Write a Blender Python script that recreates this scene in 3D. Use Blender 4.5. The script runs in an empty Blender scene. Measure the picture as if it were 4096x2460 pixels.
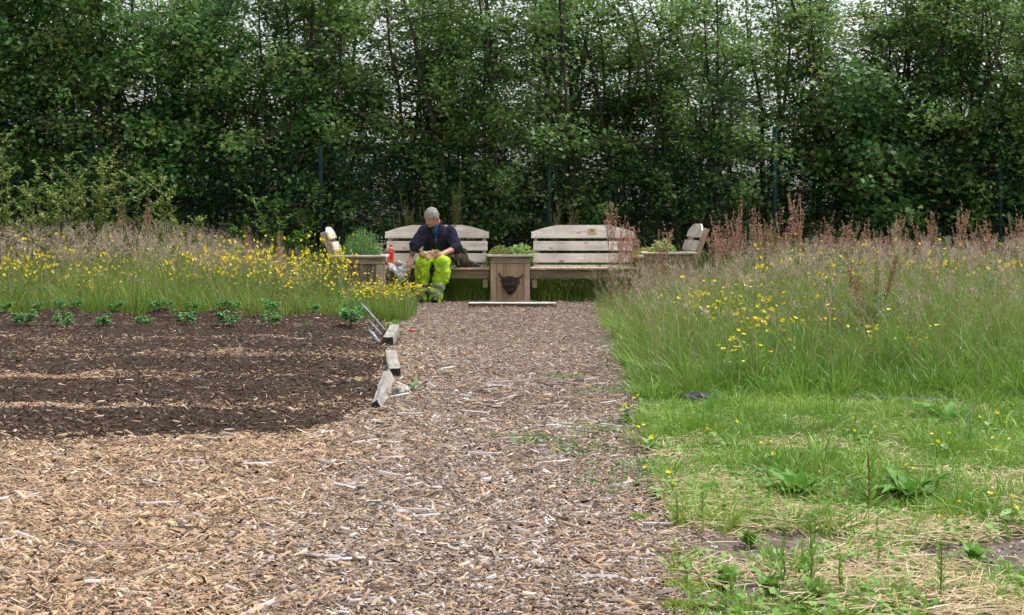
import bpy, bmesh, math, random
import numpy as np
from mathutils import Vector, Matrix, noise as mnoise

# ------------------------------------------------------------------ camera, light, exposure
sc = bpy.context.scene
COL = sc.collection
F, CH, YH = 5500.0, 0.92, 904.0            # focal length in photo pixels, eye height, horizon row
rng = np.random.default_rng(11)
random.seed(5)
R = math.radians

cam_d = bpy.data.cameras.new("camera")
cam = bpy.data.objects.new("camera", cam_d); COL.objects.link(cam)
cam.location = (0, 0, CH); cam.rotation_euler = (R(90), 0, 0)
cam_d.sensor_width = 36; cam_d.lens = F / 4096 * 36
cam_d.shift_y = -(1230 - YH) / 4096
cam_d.clip_start = 0.05; cam_d.clip_end = 3000
sc.camera = cam

world = bpy.data.worlds.new("World"); sc.world = world; world.use_nodes = True
wn = world.node_tree.nodes; wl = world.node_tree.links
bg = wn["Background"]
sky = wn.new("ShaderNodeTexSky"); sky.sky_type = 'NISHITA'; sky.sun_disc = False
SUN_EL, SUN_AZ = R(62), R(72)              # high on the right, slightly beyond the hedge
sky.sun_elevation = SUN_EL; sky.sun_rotation = SUN_AZ
sky.air_density = 1.0; sky.dust_density = 5.0; sky.ozone_density = 1.0
hsv = wn.new("ShaderNodeHueSaturation"); hsv.inputs["Saturation"].default_value = 0.22
wl.new(sky.outputs[0], hsv.inputs["Color"]); wl.new(hsv.outputs[0], bg.inputs["Color"])
bg.inputs["Strength"].default_value = 0.15

sun_d = bpy.data.lights.new("sun", 'SUN'); sun_d.energy = 1.2; sun_d.angle = R(16); sun_d.color = (1, 0.96, 0.9)
sun = bpy.data.objects.new("sun", sun_d); COL.objects.link(sun)
sd = Vector((math.sin(SUN_AZ) * math.cos(SUN_EL), math.cos(SUN_AZ) * math.cos(SUN_EL), math.sin(SUN_EL)))
sun.rotation_euler = sd.to_track_quat('Z', 'Y').to_euler()
sun.location = (4, 6, 12)
sc.view_settings.view_transform = 'Standard'; sc.view_settings.look = 'None'
sc.view_settings.exposure = 1.0; sc.view_settings.gamma = 1
sc.render.engine = 'CYCLES'
sc.cycles.max_bounces = 6; sc.cycles.diffuse_bounces = 3; sc.cycles.transmission_bounces = 3
sc.cycles.transparent_max_bounces = 4

# ------------------------------------------------------------------ helpers
def P(x, y, d):
    return Vector(((x - 2048) * d / F, d, CH - (y - YH) * d / F))

def tag(o, label=None, cat=None, group=None, kind=None):
    if label: o["label"] = label
    if cat: o["category"] = cat
    if group: o["group"] = group
    if kind: o["kind"] = kind
    return o

def empty(name, loc=(0, 0, 0), rz=0.0):
    o = bpy.data.objects.new(name, None); COL.objects.link(o)
    o.location = loc; o.rotation_euler = (0, 0, rz); o.empty_display_size = 0.1
    return o

def obj_me(name, me, mats=(), parent=None, smooth=False):
    o = bpy.data.objects.new(name, me); COL.objects.link(o)
    for m in (mats if isinstance(mats, (list, tuple)) else [mats]):
        me.materials.append(m)
    if smooth and len(me.polygons):
        me.polygons.foreach_set("use_smooth", [True] * len(me.polygons))
    if parent: o.parent = parent
    return o

def mesh_np(name, V, Fc, mi=None):
    """V (n,3); Fc (m,k) constant face size."""
    me = bpy.data.meshes.new(name)
    V = np.asarray(V, dtype=np.float32); Fc = np.asarray(Fc, dtype=np.int32)
    me.vertices.add(len(V)); me.vertices.foreach_set("co", V.ravel())
    me.loops.add(Fc.size); me.loops.foreach_set("vertex_index", Fc.ravel())
    me.polygons.add(len(Fc))
    me.polygons.foreach_set("loop_start", np.arange(0, Fc.size, Fc.shape[1], dtype=np.int32))
    if mi is not None: me.polygons.foreach_set("material_index", np.asarray(mi, dtype=np.int32))
    me.update(calc_edges=True)
    return me

def mesh_list(name, V, faces):
    me = bpy.data.meshes.new(name); me.from_pydata([tuple(v) for v in V], [], faces); me.update()
    return me

class Geo:
    """collects constant-size face chunks"""
    def __init__(s): s.V = []; s.F = []; s.M = []; s.n = 0
    def add(s, V, Fc, mi=0):
        V = np.asarray(V, dtype=np.float32).reshape(-1, 3); Fc = np.asarray(Fc, dtype=np.int64)
        if Fc.shape[1] == 3: Fc = np.concatenate([Fc, Fc[:, 2:3]], 1)
        s.V.append(V); s.F.append(Fc + s.n); s.n += len(V); s.M.append(np.full(len(Fc), mi))
    def build(s, name, mats, parent=None, smooth=False):
        V = np.concatenate(s.V); Fc = np.concatenate(s.F); M = np.concatenate(s.M)
        tri = Fc[:, 2] == Fc[:, 3]
        if tri.any():                                   # mixed: build through loops
            me = bpy.data.meshes.new(name)
            me.vertices.add(len(V)); me.vertices.foreach_set("co", V.astype(np.float32).ravel())
            cnt = np.where(tri, 3, 4); start = np.concatenate([[0], np.cumsum(cnt)[:-1]])
            keep = np.ones(Fc.shape, bool); keep[tri, 3] = False
            li = Fc[keep]
            me.loops.add(len(li)); me.loops.foreach_set("vertex_index", li.astype(np.int32))
            me.polygons.add(len(Fc)); me.polygons.foreach_set("loop_start", start.astype(np.int32))
            me.polygons.foreach_set("material_index", M.astype(np.int32))
            me.update(calc_edges=True)
        else:
            me = mesh_np(name, V, Fc, M)
        return obj_me(name, me, mats, parent, smooth)

def rots(az, ty=None, tx=None):
    """stack of rotation matrices Rz(az) @ Ry(ty) @ Rx(tx)"""
    az = np.asarray(az, float); n = len(az)
    ty = np.zeros(n) if ty is None else ty; tx = np.zeros(n) if tx is None else tx
    c, s = np.cos(az), np.sin(az); Z = np.zeros((n, 3, 3)); Z[:, 0, 0] = c; Z[:, 0, 1] = -s; Z[:, 1, 0] = s; Z[:, 1, 1] = c; Z[:, 2, 2] = 1
    c, s = np.cos(ty), np.sin(ty); Y = np.zeros((n, 3, 3)); Y[:, 0, 0] = c; Y[:, 0, 2] = s; Y[:, 2, 0] = -s; Y[:, 2, 2] = c; Y[:, 1, 1] = 1
    c, s = np.cos(tx), np.sin(tx); X = np.zeros((n, 3, 3)); X[:, 1, 1] = c; X[:, 1, 2] = -s; X[:, 2, 1] = s; X[:, 2, 2] = c; X[:, 0, 0] = 1
    return Z @ Y @ X

def scatter(tV, tF, pos, Rm, scl):
    tV = np.asarray(tV, float); tF = np.asarray(tF); n = len(pos); k = len(tV)
    scl = np.asarray(scl, float)
    if scl.ndim == 1: scl = np.repeat(scl[:, None], 3, 1)
    V = tV[None] * scl[:, None, :]
    V = np.einsum('nij,nkj->nki', Rm, V) + np.asarray(pos)[:, None, :]
    Fc = tF[None] + (np.arange(n) * k)[:, None, None]
    return V.reshape(-1, 3), Fc.reshape(-1, tF.shape[1])

KITE = (np.array([[0, 0, 0], [.36, .45, .06], [0, 1, 0], [-.36, .45, .06]]), np.array([[0, 1, 2, 3]]))
LEAF = (np.array([[0, 0, 0], [.3, .22, .07], [.36, .55, .06], [0, 1, -.05], [-.36, .55, .06], [-.3, .22, .07], [0, .3, 0], [0, .65, 0]]),
        np.array([[0, 1, 2, 6], [6, 2, 3, 7], [0, 6, 4, 5], [6, 7, 3, 4]]))
def _maple():
    pts = [(0, 0), (.22, -.05), (.5, .1), (.34, .25), (.62, .55), (.3, .5), (.22, .62), (0, 1.05), (-.22, .62), (-.3, .5), (-.62, .55), (-.34, .25), (-.5, .1), (-.22, -.05), (0, .3)]
    V = np.array([(x, y, .06 * abs(x)) for x, y in pts]); Fc = []
    for i in range(0, 13): Fc.append((14, i, i + 1, i + 1))
    Fc.append((14, 13, 0, 0))
    return V, np.array(Fc)
MAPLE = _maple()

def blades(base, az, h, bend, w, seg=3, tip=0.12):
    n = len(base); t = np.linspace(0, 1, seg + 1)
    d = np.stack([np.cos(az), np.sin(az), np.zeros(n)], 1); side = np.stack([-np.sin(az), np.cos(az), np.zeros(n)], 1)
    tw = rng.uniform(0, math.pi, n); side = side * np.cos(tw)[:, None] + d * np.sin(tw)[:, None]
    out = bend[:, None] * t ** 2
    up = t[None] * (1 - 0.32 * np.clip(bend, 0, 1.6)[:, None] * t[None] ** 2)
    c = base[:, None, :] + h[:, None, None] * (out[..., None] * d[:, None, :] + up[..., None] * np.array([0, 0, 1.0]))
    ww = w[:, None] * np.clip(np.maximum(1 - t ** 1.8, tip), 0, 1)[None] * .5
    V = np.stack([c - side[:, None, :] * ww[..., None], c + side[:, None, :] * ww[..., None]], 2)  # n,seg+1,2,3
    k = 2 * (seg + 1); Fb = np.array([[2 * i, 2 * i + 1, 2 * i + 3, 2 * i + 2] for i in range(seg)])
    Fc = Fb[None] + (np.arange(n) * k)[:, None, None]
    return V.reshape(-1, 3), Fc.reshape(-1, 4)

def tube(pts, rad, sides=5):
    pts = np.asarray(pts, float); n = len(pts); rad = np.broadcast_to(np.asarray(rad, float), (n,))
    tg = np.gradient(pts, axis=0); tg /= np.linalg.norm(tg, axis=1)[:, None] + 1e-9
    a = np.array([0, 0, 1.0]) if abs(tg[0, 2]) < .9 else np.array([1.0, 0, 0])
    u = np.cross(tg, a); u /= np.linalg.norm(u, axis=1)[:, None] + 1e-9; v = np.cross(tg, u)
    th = np.arange(sides) / sides * 2 * math.pi
    V = pts[:, None] + rad[:, None, None] * (np.cos(th)[None, :, None] * u[:, None] + np.sin(th)[None, :, None] * v[:, None])
    Fc = [(i * sides + j, i * sides + (j + 1) % sides, (i + 1) * sides + (j + 1) % sides, (i + 1) * sides + j) for i in range(n - 1) for j in range(sides)]
    return V.reshape(-1, 3), np.array(Fc)

_T = np.random.default_rng(3).random((256, 256))
def vn(x, y, s=1.0, o=0):
    x = np.asarray(x, float) / s + 37.3 + o * 17.7; y = np.asarray(y, float) / s + 11.9 + o * 5.3
    xi = np.floor(x).astype(int); yi = np.floor(y).astype(int); fx = x - xi; fy = y - yi
    fx = fx * fx * (3 - 2 * fx); fy = fy * fy * (3 - 2 * fy)
    g = lambda a, b: _T[a % 256, b % 256]
    return (g(xi, yi) * (1 - fx) + g(xi + 1, yi) * fx) * (1 - fy) + (g(xi, yi + 1) * (1 - fx) + g(xi + 1, yi + 1) * fx) * fy
def fbm(x, y, s, o=0):
    return (vn(x, y, s, o) + .5 * vn(x, y, s / 2.1, o + 1) + .25 * vn(x, y, s / 4.3, o + 2)) / 1.75
def sstep(a, b, x):
    t = np.clip((np.asarray(x, float) - a) / (b - a), 0, 1); return t * t * (3 - 2 * t)

# ------------------------------------------------------------------ materials
def new_mat(name):
    m = bpy.data.materials.new(name); m.use_nodes = True
    nt = m.node_tree; nt.nodes.clear()
    out = nt.nodes.new("ShaderNodeOutputMaterial")
    return m, nt, out
def ramp(nt, cols, mode='LINEAR'):
    r = nt.nodes.new("ShaderNodeValToRGB"); e = r.color_ramp.elements; r.color_ramp.interpolation = mode
    n = len(cols)
    while len(e) < n: e.new(0.5)
    for i, c in enumerate(cols):
        e[i].position = (i / (n - 1)) if mode == 'LINEAR' else i / n
        e[i].color = (*c, 1)
    return r
def leaf_mat(name, cols, trans=.35, rough=.5, clump=.0, spec=.3, backc=None):
    m, nt, out = new_mat(name)
    g = nt.nodes.new("ShaderNodeNewGeometry"); r = ramp(nt, cols); 
    src = g.outputs["Random Per Island"]
    if clump:
        tc = nt.nodes.new("ShaderNodeTexCoord"); nz = nt.nodes.new("ShaderNodeTexNoise"); nz.inputs["Scale"].default_value = clump
        nt.links.new(tc.outputs["Object"], nz.inputs["Vector"])
        mx = nt.nodes.new("ShaderNodeMath"); mx.operation = 'MULTIPLY_ADD'; mx.inputs[1].default_value = .55
        nt.links.new(src, mx.inputs[0])
        m2 = nt.nodes.new("ShaderNodeMath"); m2.operation = 'MULTIPLY_ADD'; m2.inputs[1].default_value = 1.6; m2.inputs[2].default_value = -.58
        nt.links.new(nz.outputs["Fac"], m2.inputs[0]); nt.links.new(m2.outputs[0], mx.inputs[2]); src = mx.outputs[0]
    nt.links.new(src, r.inputs["Fac"])
    p = nt.nodes.new("ShaderNodeBsdfPrincipled"); p.inputs["Roughness"].default_value = rough
    p.inputs["Specular IOR Level"].default_value = spec
    nt.links.new(r.outputs[0], p.inputs["Base Color"])
    if trans > 0:
        t = nt.nodes.new("ShaderNodeBsdfTranslucent"); mix = nt.nodes.new("ShaderNodeMixShader"); mix.inputs[0].default_value = trans
        nt.links.new(r.outputs[0], t.inputs["Color"]); nt.links.new(p.outputs[0], mix.inputs[1]); nt.links.new(t.outputs[0], mix.inputs[2])
        nt.links.new(mix.outputs[0], out.inputs["Surface"])
    else:
        nt.links.new(p.outputs[0], out.inputs["Surface"])
    return m
def noise_mat(name, cols, scale=8, rough=.8, bump=.0, stretch=(1, 1, 1), detail=5, spec=.25, bscale=None, coord="Object", bdist=.01, extra=None):
    m, nt, out = new_mat(name)
    tc = nt.nodes.new("ShaderNodeTexCoord"); mp = nt.nodes.new("ShaderNodeMapping"); mp.inputs["Scale"].default_value = stretch
    nt.links.new(tc.outputs[coord], mp.inputs["Vector"])
    nz = nt.nodes.new("ShaderNodeTexNoise"); nz.inputs["Scale"].default_value = scale; nz.inputs["Detail"].default_value = detail
    nt.links.new(mp.outputs[0], nz.inputs["Vector"])
    mr = nt.nodes.new("ShaderNodeMapRange"); mr.inputs["From Min"].default_value = .3; mr.inputs["From Max"].default_value = .7
    nt.links.new(nz.outputs["Fac"], mr.inputs["Value"])
    r = ramp(nt, cols); nt.links.new(mr.outputs[0], r.inputs["Fac"])
    p = nt.nodes.new("ShaderNodeBsdfPrincipled"); p.inputs["Roughness"].default_value = rough; p.inputs["Specular IOR Level"].default_value = spec
    nt.links.new(r.outputs[0], p.inputs["Base Color"])
    if bump:
        n2 = nt.nodes.new("ShaderNodeTexNoise"); n2.inputs["Scale"].default_value = bscale or scale * 3; n2.inputs["Detail"].default_value = 6
        nt.links.new(mp.outputs[0], n2.inputs["Vector"])
        b = nt.nodes.new("ShaderNodeBump"); b.inputs["Strength"].default_value = bump; b.inputs["Distance"].default_value = bdist
        nt.links.new(n2.outputs["Fac"], b.inputs["Height"]); nt.links.new(b.outputs[0], p.inputs["Normal"])
    nt.links.new(p.outputs[0], out.inputs["Surface"])
    return m
def plain_mat(name, col, rough=.5, metal=0, spec=.4, trans=0):
    m, nt, out = new_mat(name)
    p = nt.nodes.new("ShaderNodeBsdfPrincipled"); p.inputs["Base Color"].default_value = (*col, 1)
    p.inputs["Roughness"].default_value = rough; p.inputs["Metallic"].default_value = metal; p.inputs["Specular IOR Level"].default_value = spec
    p.inputs["Transmission Weight"].default_value = trans
    nz = nt.nodes.new("ShaderNodeTexNoise"); nz.inputs["Scale"].default_value = 30
    hs = nt.nodes.new("ShaderNodeMapRange"); hs.inputs["To Min"].default_value = max(0, rough - .08); hs.inputs["To Max"].default_value = min(1, rough + .08)
    nt.links.new(nz.outputs["Fac"], hs.inputs["Value"]); nt.links.new(hs.outputs[0], p.inputs["Roughness"])
    nt.links.new(p.outputs[0], out.inputs["Surface"])
    return m
def wood_mat(name, axis, light, dark, knot=(.16, .10, .06), rough=.75):
    """weathered pallet timber, grain running along axis (0,1,2) of the object"""
    m, nt, out = new_mat(name)
    tc = nt.nodes.new("ShaderNodeTexCoord")
    g = nt.nodes.new("ShaderNodeNewGeometry")
    off = nt.nodes.new("ShaderNodeVectorMath"); off.operation = 'SCALE'; off.inputs[0].default_value = (3.1, 7.7, 5.3)
    nt.links.new(g.outputs["Random Per Island"], off.inputs["Scale"])
    addv = nt.nodes.new("ShaderNodeVectorMath"); addv.operation = 'ADD'
    nt.links.new(tc.outputs["Object"], addv.inputs[0]); nt.links.new(off.outputs[0], addv.inputs[1])
    mp = nt.nodes.new("ShaderNodeMapping"); s = [14.0, 14.0, 14.0]; s[axis] = .9; mp.inputs["Scale"].default_value = s
    nt.links.new(addv.outputs[0], mp.inputs["Vector"])
    nz = nt.nodes.new("ShaderNodeTexNoise"); nz.inputs["Scale"].default_value = 2.6; nz.inputs["Detail"].default_value = 7; nz.inputs["Distortion"].default_value = .8
    nt.links.new(mp.outputs[0], nz.inputs["Vector"])
    r = ramp(nt, [dark, tuple((a + b) / 2 for a, b in zip(light, dark)), light]); r.color_ramp.elements[0].position = .28; r.color_ramp.elements[1].position = .42; r.color_ramp.elements[2].position = .62
    nt.links.new(nz.outputs["Fac"], r.inputs["Fac"])
    # knots
    mk = nt.nodes.new("ShaderNodeMapping"); s2 = [6.5, 6.5, 6.5]; s2[axis] = 3.2; mk.inputs["Scale"].default_value = s2
    nt.links.new(addv.outputs[0], mk.inputs["Vector"])
    vo = nt.nodes.new("ShaderNodeTexVoronoi"); vo.inputs["Scale"].default_value = 1.0
    nt.links.new(mk.outputs[0], vo.inputs["Vector"])
    kr = nt.nodes.new("ShaderNodeMapRange"); kr.inputs["From Min"].default_value = .05; kr.inputs["From Max"].default_value = .15; kr.inputs["To Min"].default_value = .85; kr.inputs["To Max"].default_value = 0
    nt.links.new(vo.outputs["Distance"], kr.inputs["Value"])
    mx = nt.nodes.new("ShaderNodeMix"); mx.data_type = 'RGBA'; mx.inputs[7].default_value = (*knot, 1)
    nt.links.new(kr.outputs[0], mx.inputs[0]); nt.links.new(r.outputs[0], mx.inputs[6])
    # per-board tone and broad stains
    n3 = nt.nodes.new("ShaderNodeTexNoise"); n3.inputs["Scale"].default_value = 3.0; nt.links.new(addv.outputs[0], n3.inputs["Vector"])
    vr = nt.nodes.new("ShaderNodeMapRange"); vr.inputs["From Min"].default_value = .3; vr.inputs["From Max"].default_value = .7; vr.inputs["To Min"].default_value = .72; vr.inputs["To Max"].default_value = 1.1
    nt.links.new(n3.outputs["Fac"], vr.inputs["Value"])
    hv = nt.nodes.new("ShaderNodeHueSaturation"); nt.links.new(vr.outputs[0], hv.inputs["Value"]); nt.links.new(mx.outputs[2], hv.inputs["Color"])
    p = nt.nodes.new("ShaderNodeBsdfPrincipled"); p.inputs["Roughness"].default_value = rough; p.inputs["Specular IOR Level"].default_value = .2
    nt.links.new(hv.outputs[0], p.inputs["Base Color"])
    b = nt.nodes.new("ShaderNodeBump"); b.inputs["Strength"].default_value = .5; b.inputs["Distance"].default_value = .004
    nt.links.new(nz.outputs["Fac"], b.inputs["Height"]); nt.links.new(b.outputs[0], p.inputs["Normal"])
    nt.links.new(p.outputs[0], out.inputs["Surface"])
    return m

M = {}
M['ground'] = noise_mat('ground_soil', [(.035, .045, .015), (.06, .075, .022), (.09, .08, .045)], 3, .95, .6, bscale=40, bdist=.02)
M['path'] = noise_mat('path_litter', [(.05, .035, .026), (.11, .08, .06), (.22, .17, .135)], 45, .95, .8, detail=8, bscale=90, stretch=(.6, 1.4, 1))
M['soil'] = noise_mat('mulch_soil', [(.022, .013, .008), (.042, .026, .018), (.07, .045, .032)], 38, .95, .9, detail=8, bscale=90, bdist=.02)
M['baresoil'] = noise_mat('bare_soil', [(.055, .043, .034), (.10, .08, .064), (.15, .12, .10)], 18, .95, .7, detail=8, bscale=70)
CH_OLD = [(.05, .032, .022), (.16, .105, .072), (.33, .25, .19), (.22, .15, .10), (.44, .37, .32), (.58, .53, .50), (.12, .08, .055), (.36, .24, .15), (.20, .15, .115)]
CH_NEW = [(.07, .04, .025), (.26, .155, .085), (.44, .28, .15), (.54, .38, .23), (.34, .20, .11), (.64, .52, .38), (.14, .085, .055), (.48, .31, .17), (.22, .15, .10)]
dim = lambda L, f: [tuple(c * f for c in t) for t in L]
CH_OLD = [(c[0] * .90, c[1] * .92, c[2] * .97) for c in CH_OLD] + [(.04, .028, .022)]; CH_NEW = [(c[0] * .88, c[1] * .91, c[2] * .97) for c in CH_NEW] + [(.05, .032, .022)]
M['chip_old'] = leaf_mat('weathered_chip', CH_OLD, 0, .8, spec=.2)
M['chip_new'] = leaf_mat('fresh_chip', CH_NEW, 0, .75, spec=.2)
M['fines'] = leaf_mat('chip_fines', [(.05, .034, .024), (.12, .085, .06), (.22, .16, .115), (.34, .27, .21), (.16, .11, .08), (.44, .37, .31)], 0, .85, spec=.15)
M['bark'] = leaf_mat('dark_bark_mulch', [(.020, .012, .008), (.045, .027, .018), (.08, .05, .034), (.03, .019, .013), (.12, .076, .052), (.055, .034, .024)], 0, .8, spec=.25)
M['grass'] = leaf_mat('meadow_grass', [(.08, .17, .025), (.17, .28, .04), (.26, .36, .06), (.13, .25, .035), (.33, .40, .10), (.42, .41, .18)], .28, .42, clump=.6)
M['grass_deep'] = leaf_mat('deep_green_blades', [(.06, .16, .018), (.11, .25, .026), (.16, .32, .035), (.22, .38, .05)], .28, .4, clump=.8, spec=.5)
M['grass_dark'] = leaf_mat('fresh_grass', [(.09, .19, .025), (.15, .28, .035), (.21, .35, .05), (.27, .40, .07), (.36, .42, .12)], .28, .42, clump=1.3)
M['stem'] = leaf_mat('dry_stem', [(.20, .17, .08), (.28, .19, .12), (.16, .22, .06), (.30, .24, .15)], .2, .6)
M['head'] = leaf_mat('purple_seed_head', [(.33, .24, .20), (.52, .38, .33), (.40, .28, .25), (.62, .50, .41), (.38, .36, .20), (.28, .19, .16)], .3, .7, clump=.7)
M['straw'] = leaf_mat('straw', [(.42, .31, .17), (.60, .47, .29), (.66, .55, .37), (.36, .25, .13)], .15, .6)
M['lowleaf'] = leaf_mat('low_leaves', [(.09, .20, .03), (.14, .28, .045), (.19, .35, .06), (.12, .24, .06)], .3, .5, clump=1.5)
M['bark_trunk'] = noise_mat('tree_bark', [(.03, .026, .02), (.07, .058, .045), (.11, .095, .075)], 9, .9, .6, stretch=(1, 1, .3))
M['leaf_haw'] = leaf_mat('hawthorn_leaf', [(.065, .145, .042), (.10, .205, .055), (.15, .275, .07), (.22, .34, .085), (.33, .39, .12)], .46, .42, clump=.9, spec=.5)
M['leaf_haz'] = leaf_mat('broad_leaf', [(.06, .15, .045), (.09, .21, .06), (.13, .28, .07), (.20, .33, .09), (.32, .32, .12)], .38, .42, clump=1.1, spec=.5)
M['leaf_map'] = leaf_mat('maple_leaf', [(.035, .10, .025), (.05, .14, .035), (.08, .18, .045), (.15, .25, .06), (.30, .32, .11)], .35, .42, clump=1.3, spec=.5)
M['leaf_sap'] = leaf_mat('sapling_leaf', [(.14, .22, .05), (.22, .30, .07), (.32, .38, .12), (.13, .22, .05), (.36, .31, .16)], .35, .45, clump=1.5)
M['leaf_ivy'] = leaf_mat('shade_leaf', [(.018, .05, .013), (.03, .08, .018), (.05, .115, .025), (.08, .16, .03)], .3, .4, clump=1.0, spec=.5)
M['potato'] = leaf_mat('potato_leaf', [(.06, .19, .05), (.10, .28, .07), (.17, .37, .11)], .3, .45, spec=.4)
M['dock'] = leaf_mat('dock_leaf', [(.05, .15, .025), (.08, .21, .03), (.12, .27, .04), (.07, .18, .035)], .3, .55, spec=.25)
M['dock_seed'] = leaf_mat('dock_seed', [(.16, .16, .05), (.24, .20, .07), (.22, .14, .06)], .2, .7)
M['dock_rust'] = leaf_mat('rusty_dock_seed', [(.28, .13, .05), (.22, .10, .04), (.30, .19, .07)], .2, .7)
M['sorrel'] = leaf_mat('sorrel_seed', [(.48, .25, .19), (.60, .38, .30), (.44, .26, .18), (.60, .46, .33)], .3, .65)
M['petal'] = leaf_mat('buttercup_petal', [(.80, .62, .01), (.86, .70, .02), (.82, .58, .01)], .25, .3, spec=.6)
M['plantstem'] = leaf_mat('green_stem', [(.14, .26, .06), (.20, .30, .09)], .1, .6)
M['redstem'] = leaf_mat('red_stem', [(.30, .10, .07), (.24, .12, .07)], .1, .6)
M['thistle'] = leaf_mat('thistle_leaf', [(.12, .24, .10), (.17, .31, .13), (.13, .27, .09)], .25, .6)
M['herb_ros'] = leaf_mat('rosemary_needles', [(.14, .28, .09), (.20, .36, .11), (.10, .23, .09)], .25, .55)
M['herb_thy'] = leaf_mat('thyme_leaf', [(.20, .27, .05), (.30, .36, .08), (.26, .22, .09)], .25, .55, clump=3)
M['herb_sage'] = leaf_mat('sage_leaf', [(.24, .38, .12), (.32, .46, .16), (.40, .48, .14)], .3, .6)
M['herb_gold'] = leaf_mat('golden_leaf', [(.50, .46, .08), (.42, .46, .10), (.48, .34, .12)], .3, .6)
M['moss'] = leaf_mat('moss_leaf', [(.24, .34, .05), (.32, .42, .07), (.20, .30, .05)], .25, .7)
WL, WD = (.60, .51, .42), (.36, .28, .21)
M['slat'] = wood_mat('pallet_slat', 0, (.72, .65, .58), (.48, .41, .35))
M['slat_y'] = wood_mat('pallet_slat_lengthwise', 1, (.60, .48, .36), (.38, .28, .20))
M['post'] = wood_mat('pallet_post', 2, (.50, .38, .27), (.28, .20, .14))
M['board_v'] = wood_mat('planter_board', 2, (.48, .34, .21), (.28, .19, .12))
M['rail'] = wood_mat('planter_rail', 0, (.42, .33, .24), (.22, .17, .13))
M['apron'] = wood_mat('bench_apron', 0, (.26, .20, .125), (.15, .115, .07))
M['darkboard'] = wood_mat('shaded_planter_board', 2, (.20, .16, .12), (.09, .07, .055))  # darker copy of the planter boards, shade put into the colour
M['oldtimber'] = wood_mat('grey_timber', 1, (.33, .31, .28), (.16, .15, .13), knot=(.08, .07, .06), rough=.9)
M['timber_end'] = noise_mat('rotten_end_grain', [(.015, .013, .012), (.04, .036, .03), (.07, .06, .05)], 30, .95, .6)
M['whitewash'] = noise_mat('flaking_white_paint', [(.12, .09, .07), (.42, .40, .37), (.56, .55, .53), (.60, .59, .58)], 9, .7, .3, stretch=(1, 4, 1))
M['plank_dark'] = wood_mat('dark_plank_edge', 0, (.16, .11, .075), (.08, .055, .04))  # dark brown wood for the board below the white top
M['nail'] = plain_mat('nail_rust', (.03, .025, .022), .6)
M['brass'] = noise_mat('brass_plaque', [(.34, .24, .08), (.50, .36, .13), (.42, .30, .11)], 40, .4, .3, spec=.6)
M['charred'] = wood_mat('charred_wood', 0, (.065, .045, .038), (.014, .011, .010), knot=(.01, .01, .01))
M['fence'] = plain_mat('green_powder_coat', (.005, .042, .030), .6)
M['slate'] = noise_mat('grey_strip', [(.10, .11, .13), (.20, .21, .24), (.42, .44, .48)], 20, .35, .3, spec=.6)
M['stone'] = noise_mat('rough_concrete', [(.20, .18, .15), (.34, .31, .27), (.46, .43, .38)], 25, .95, .9, bscale=60, bdist=.02)
M['redplastic'] = plain_mat('red_plastic', (.45, .03, .04), .4)
M['blacksheet'] = noise_mat('black_sheeting', [(.012, .012, .014), (.03, .03, .034)], 6, .45, .5)
M['compost'] = noise_mat('compost', [(.02, .015, .01), (.05, .035, .025)], 30, .95, .8)

# ------------------------------------------------------------------ terrain
def red_edge(Y):      # right edge of the path
    return np.interp(Y, [2.5, 3.3, 3.76, 4.2, 5.0, 6.3, 7.8, 10.2, 13, 16.3, 18], [.36, .39, .44, .47, .51, .56, .67, .75, .85, 1.0, 1.05])
def bed_edge(Y):      # right edge of the dark bed
    return np.interp(Y, [5.4, 5.8, 6.4, 7.3, 8.2, 9.5, 10.5, 12, 13.2], [-1.25, -1.0, -.80, -.76, -.83, -.93, -1.01, -1.12, -1.3])
RIDGES = [6.3, 7.62, 9.0, 10.4, 11.75, 12.85]
POT_REAR = [(25, 1240), (150, 1262), (235, 1238), (300, 1262), (460, 1216), (620, 1240), (668, 1228), (770, 1226), (875, 1240), (935, 1250), (1085, 1212), (1250, 1228), (1395, 1238), (1442, 1240)]
POT_FRONT = [95, 250, 415, 570, 740, 925, 1080, 1228, 1402]
def bed_mask(X, Y):
    e = bed_edge(Y) + .10 * (fbm(X * 0 + 3, Y, .6) - .5)
    w = .34 * (fbm(X, Y * 0 + 5, .6, 4) - .5) + .12 * (fbm(X, Y, .12, 5) - .5) + .5 * sstep(-2.2, -.8, X) * (fbm(X, Y * 0, .7, 9) - .35)
    return sstep(.10, -.04, X - e) * sstep(5.60, 6.0, Y - w) * sstep(13.2, 13.05, Y)
def ridges(X, Y):
    z = 0
    for i, c in enumerate(RIDGES):
        cc = c + .10 * (vn(X, X * 0, .9, i) - .5)
        wd = .30 if i < 5 else .20
        z = z + (.062 + .05 * (vn(X, X * 0 + 2, .55, i + 5) - .5)) * np.exp(-((Y - cc) / wd) ** 2)
    return z
HOLES = [(-3.4, 10.5, .35, .09), (-.93, 8.55, .26, .11), (-1.75, 8.6, .2, .05), (-3.0, 8.9, .2, .05), (-1.35, 9.6, .2, .05), (-1.55, 6.0, .25, .05)]
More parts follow.
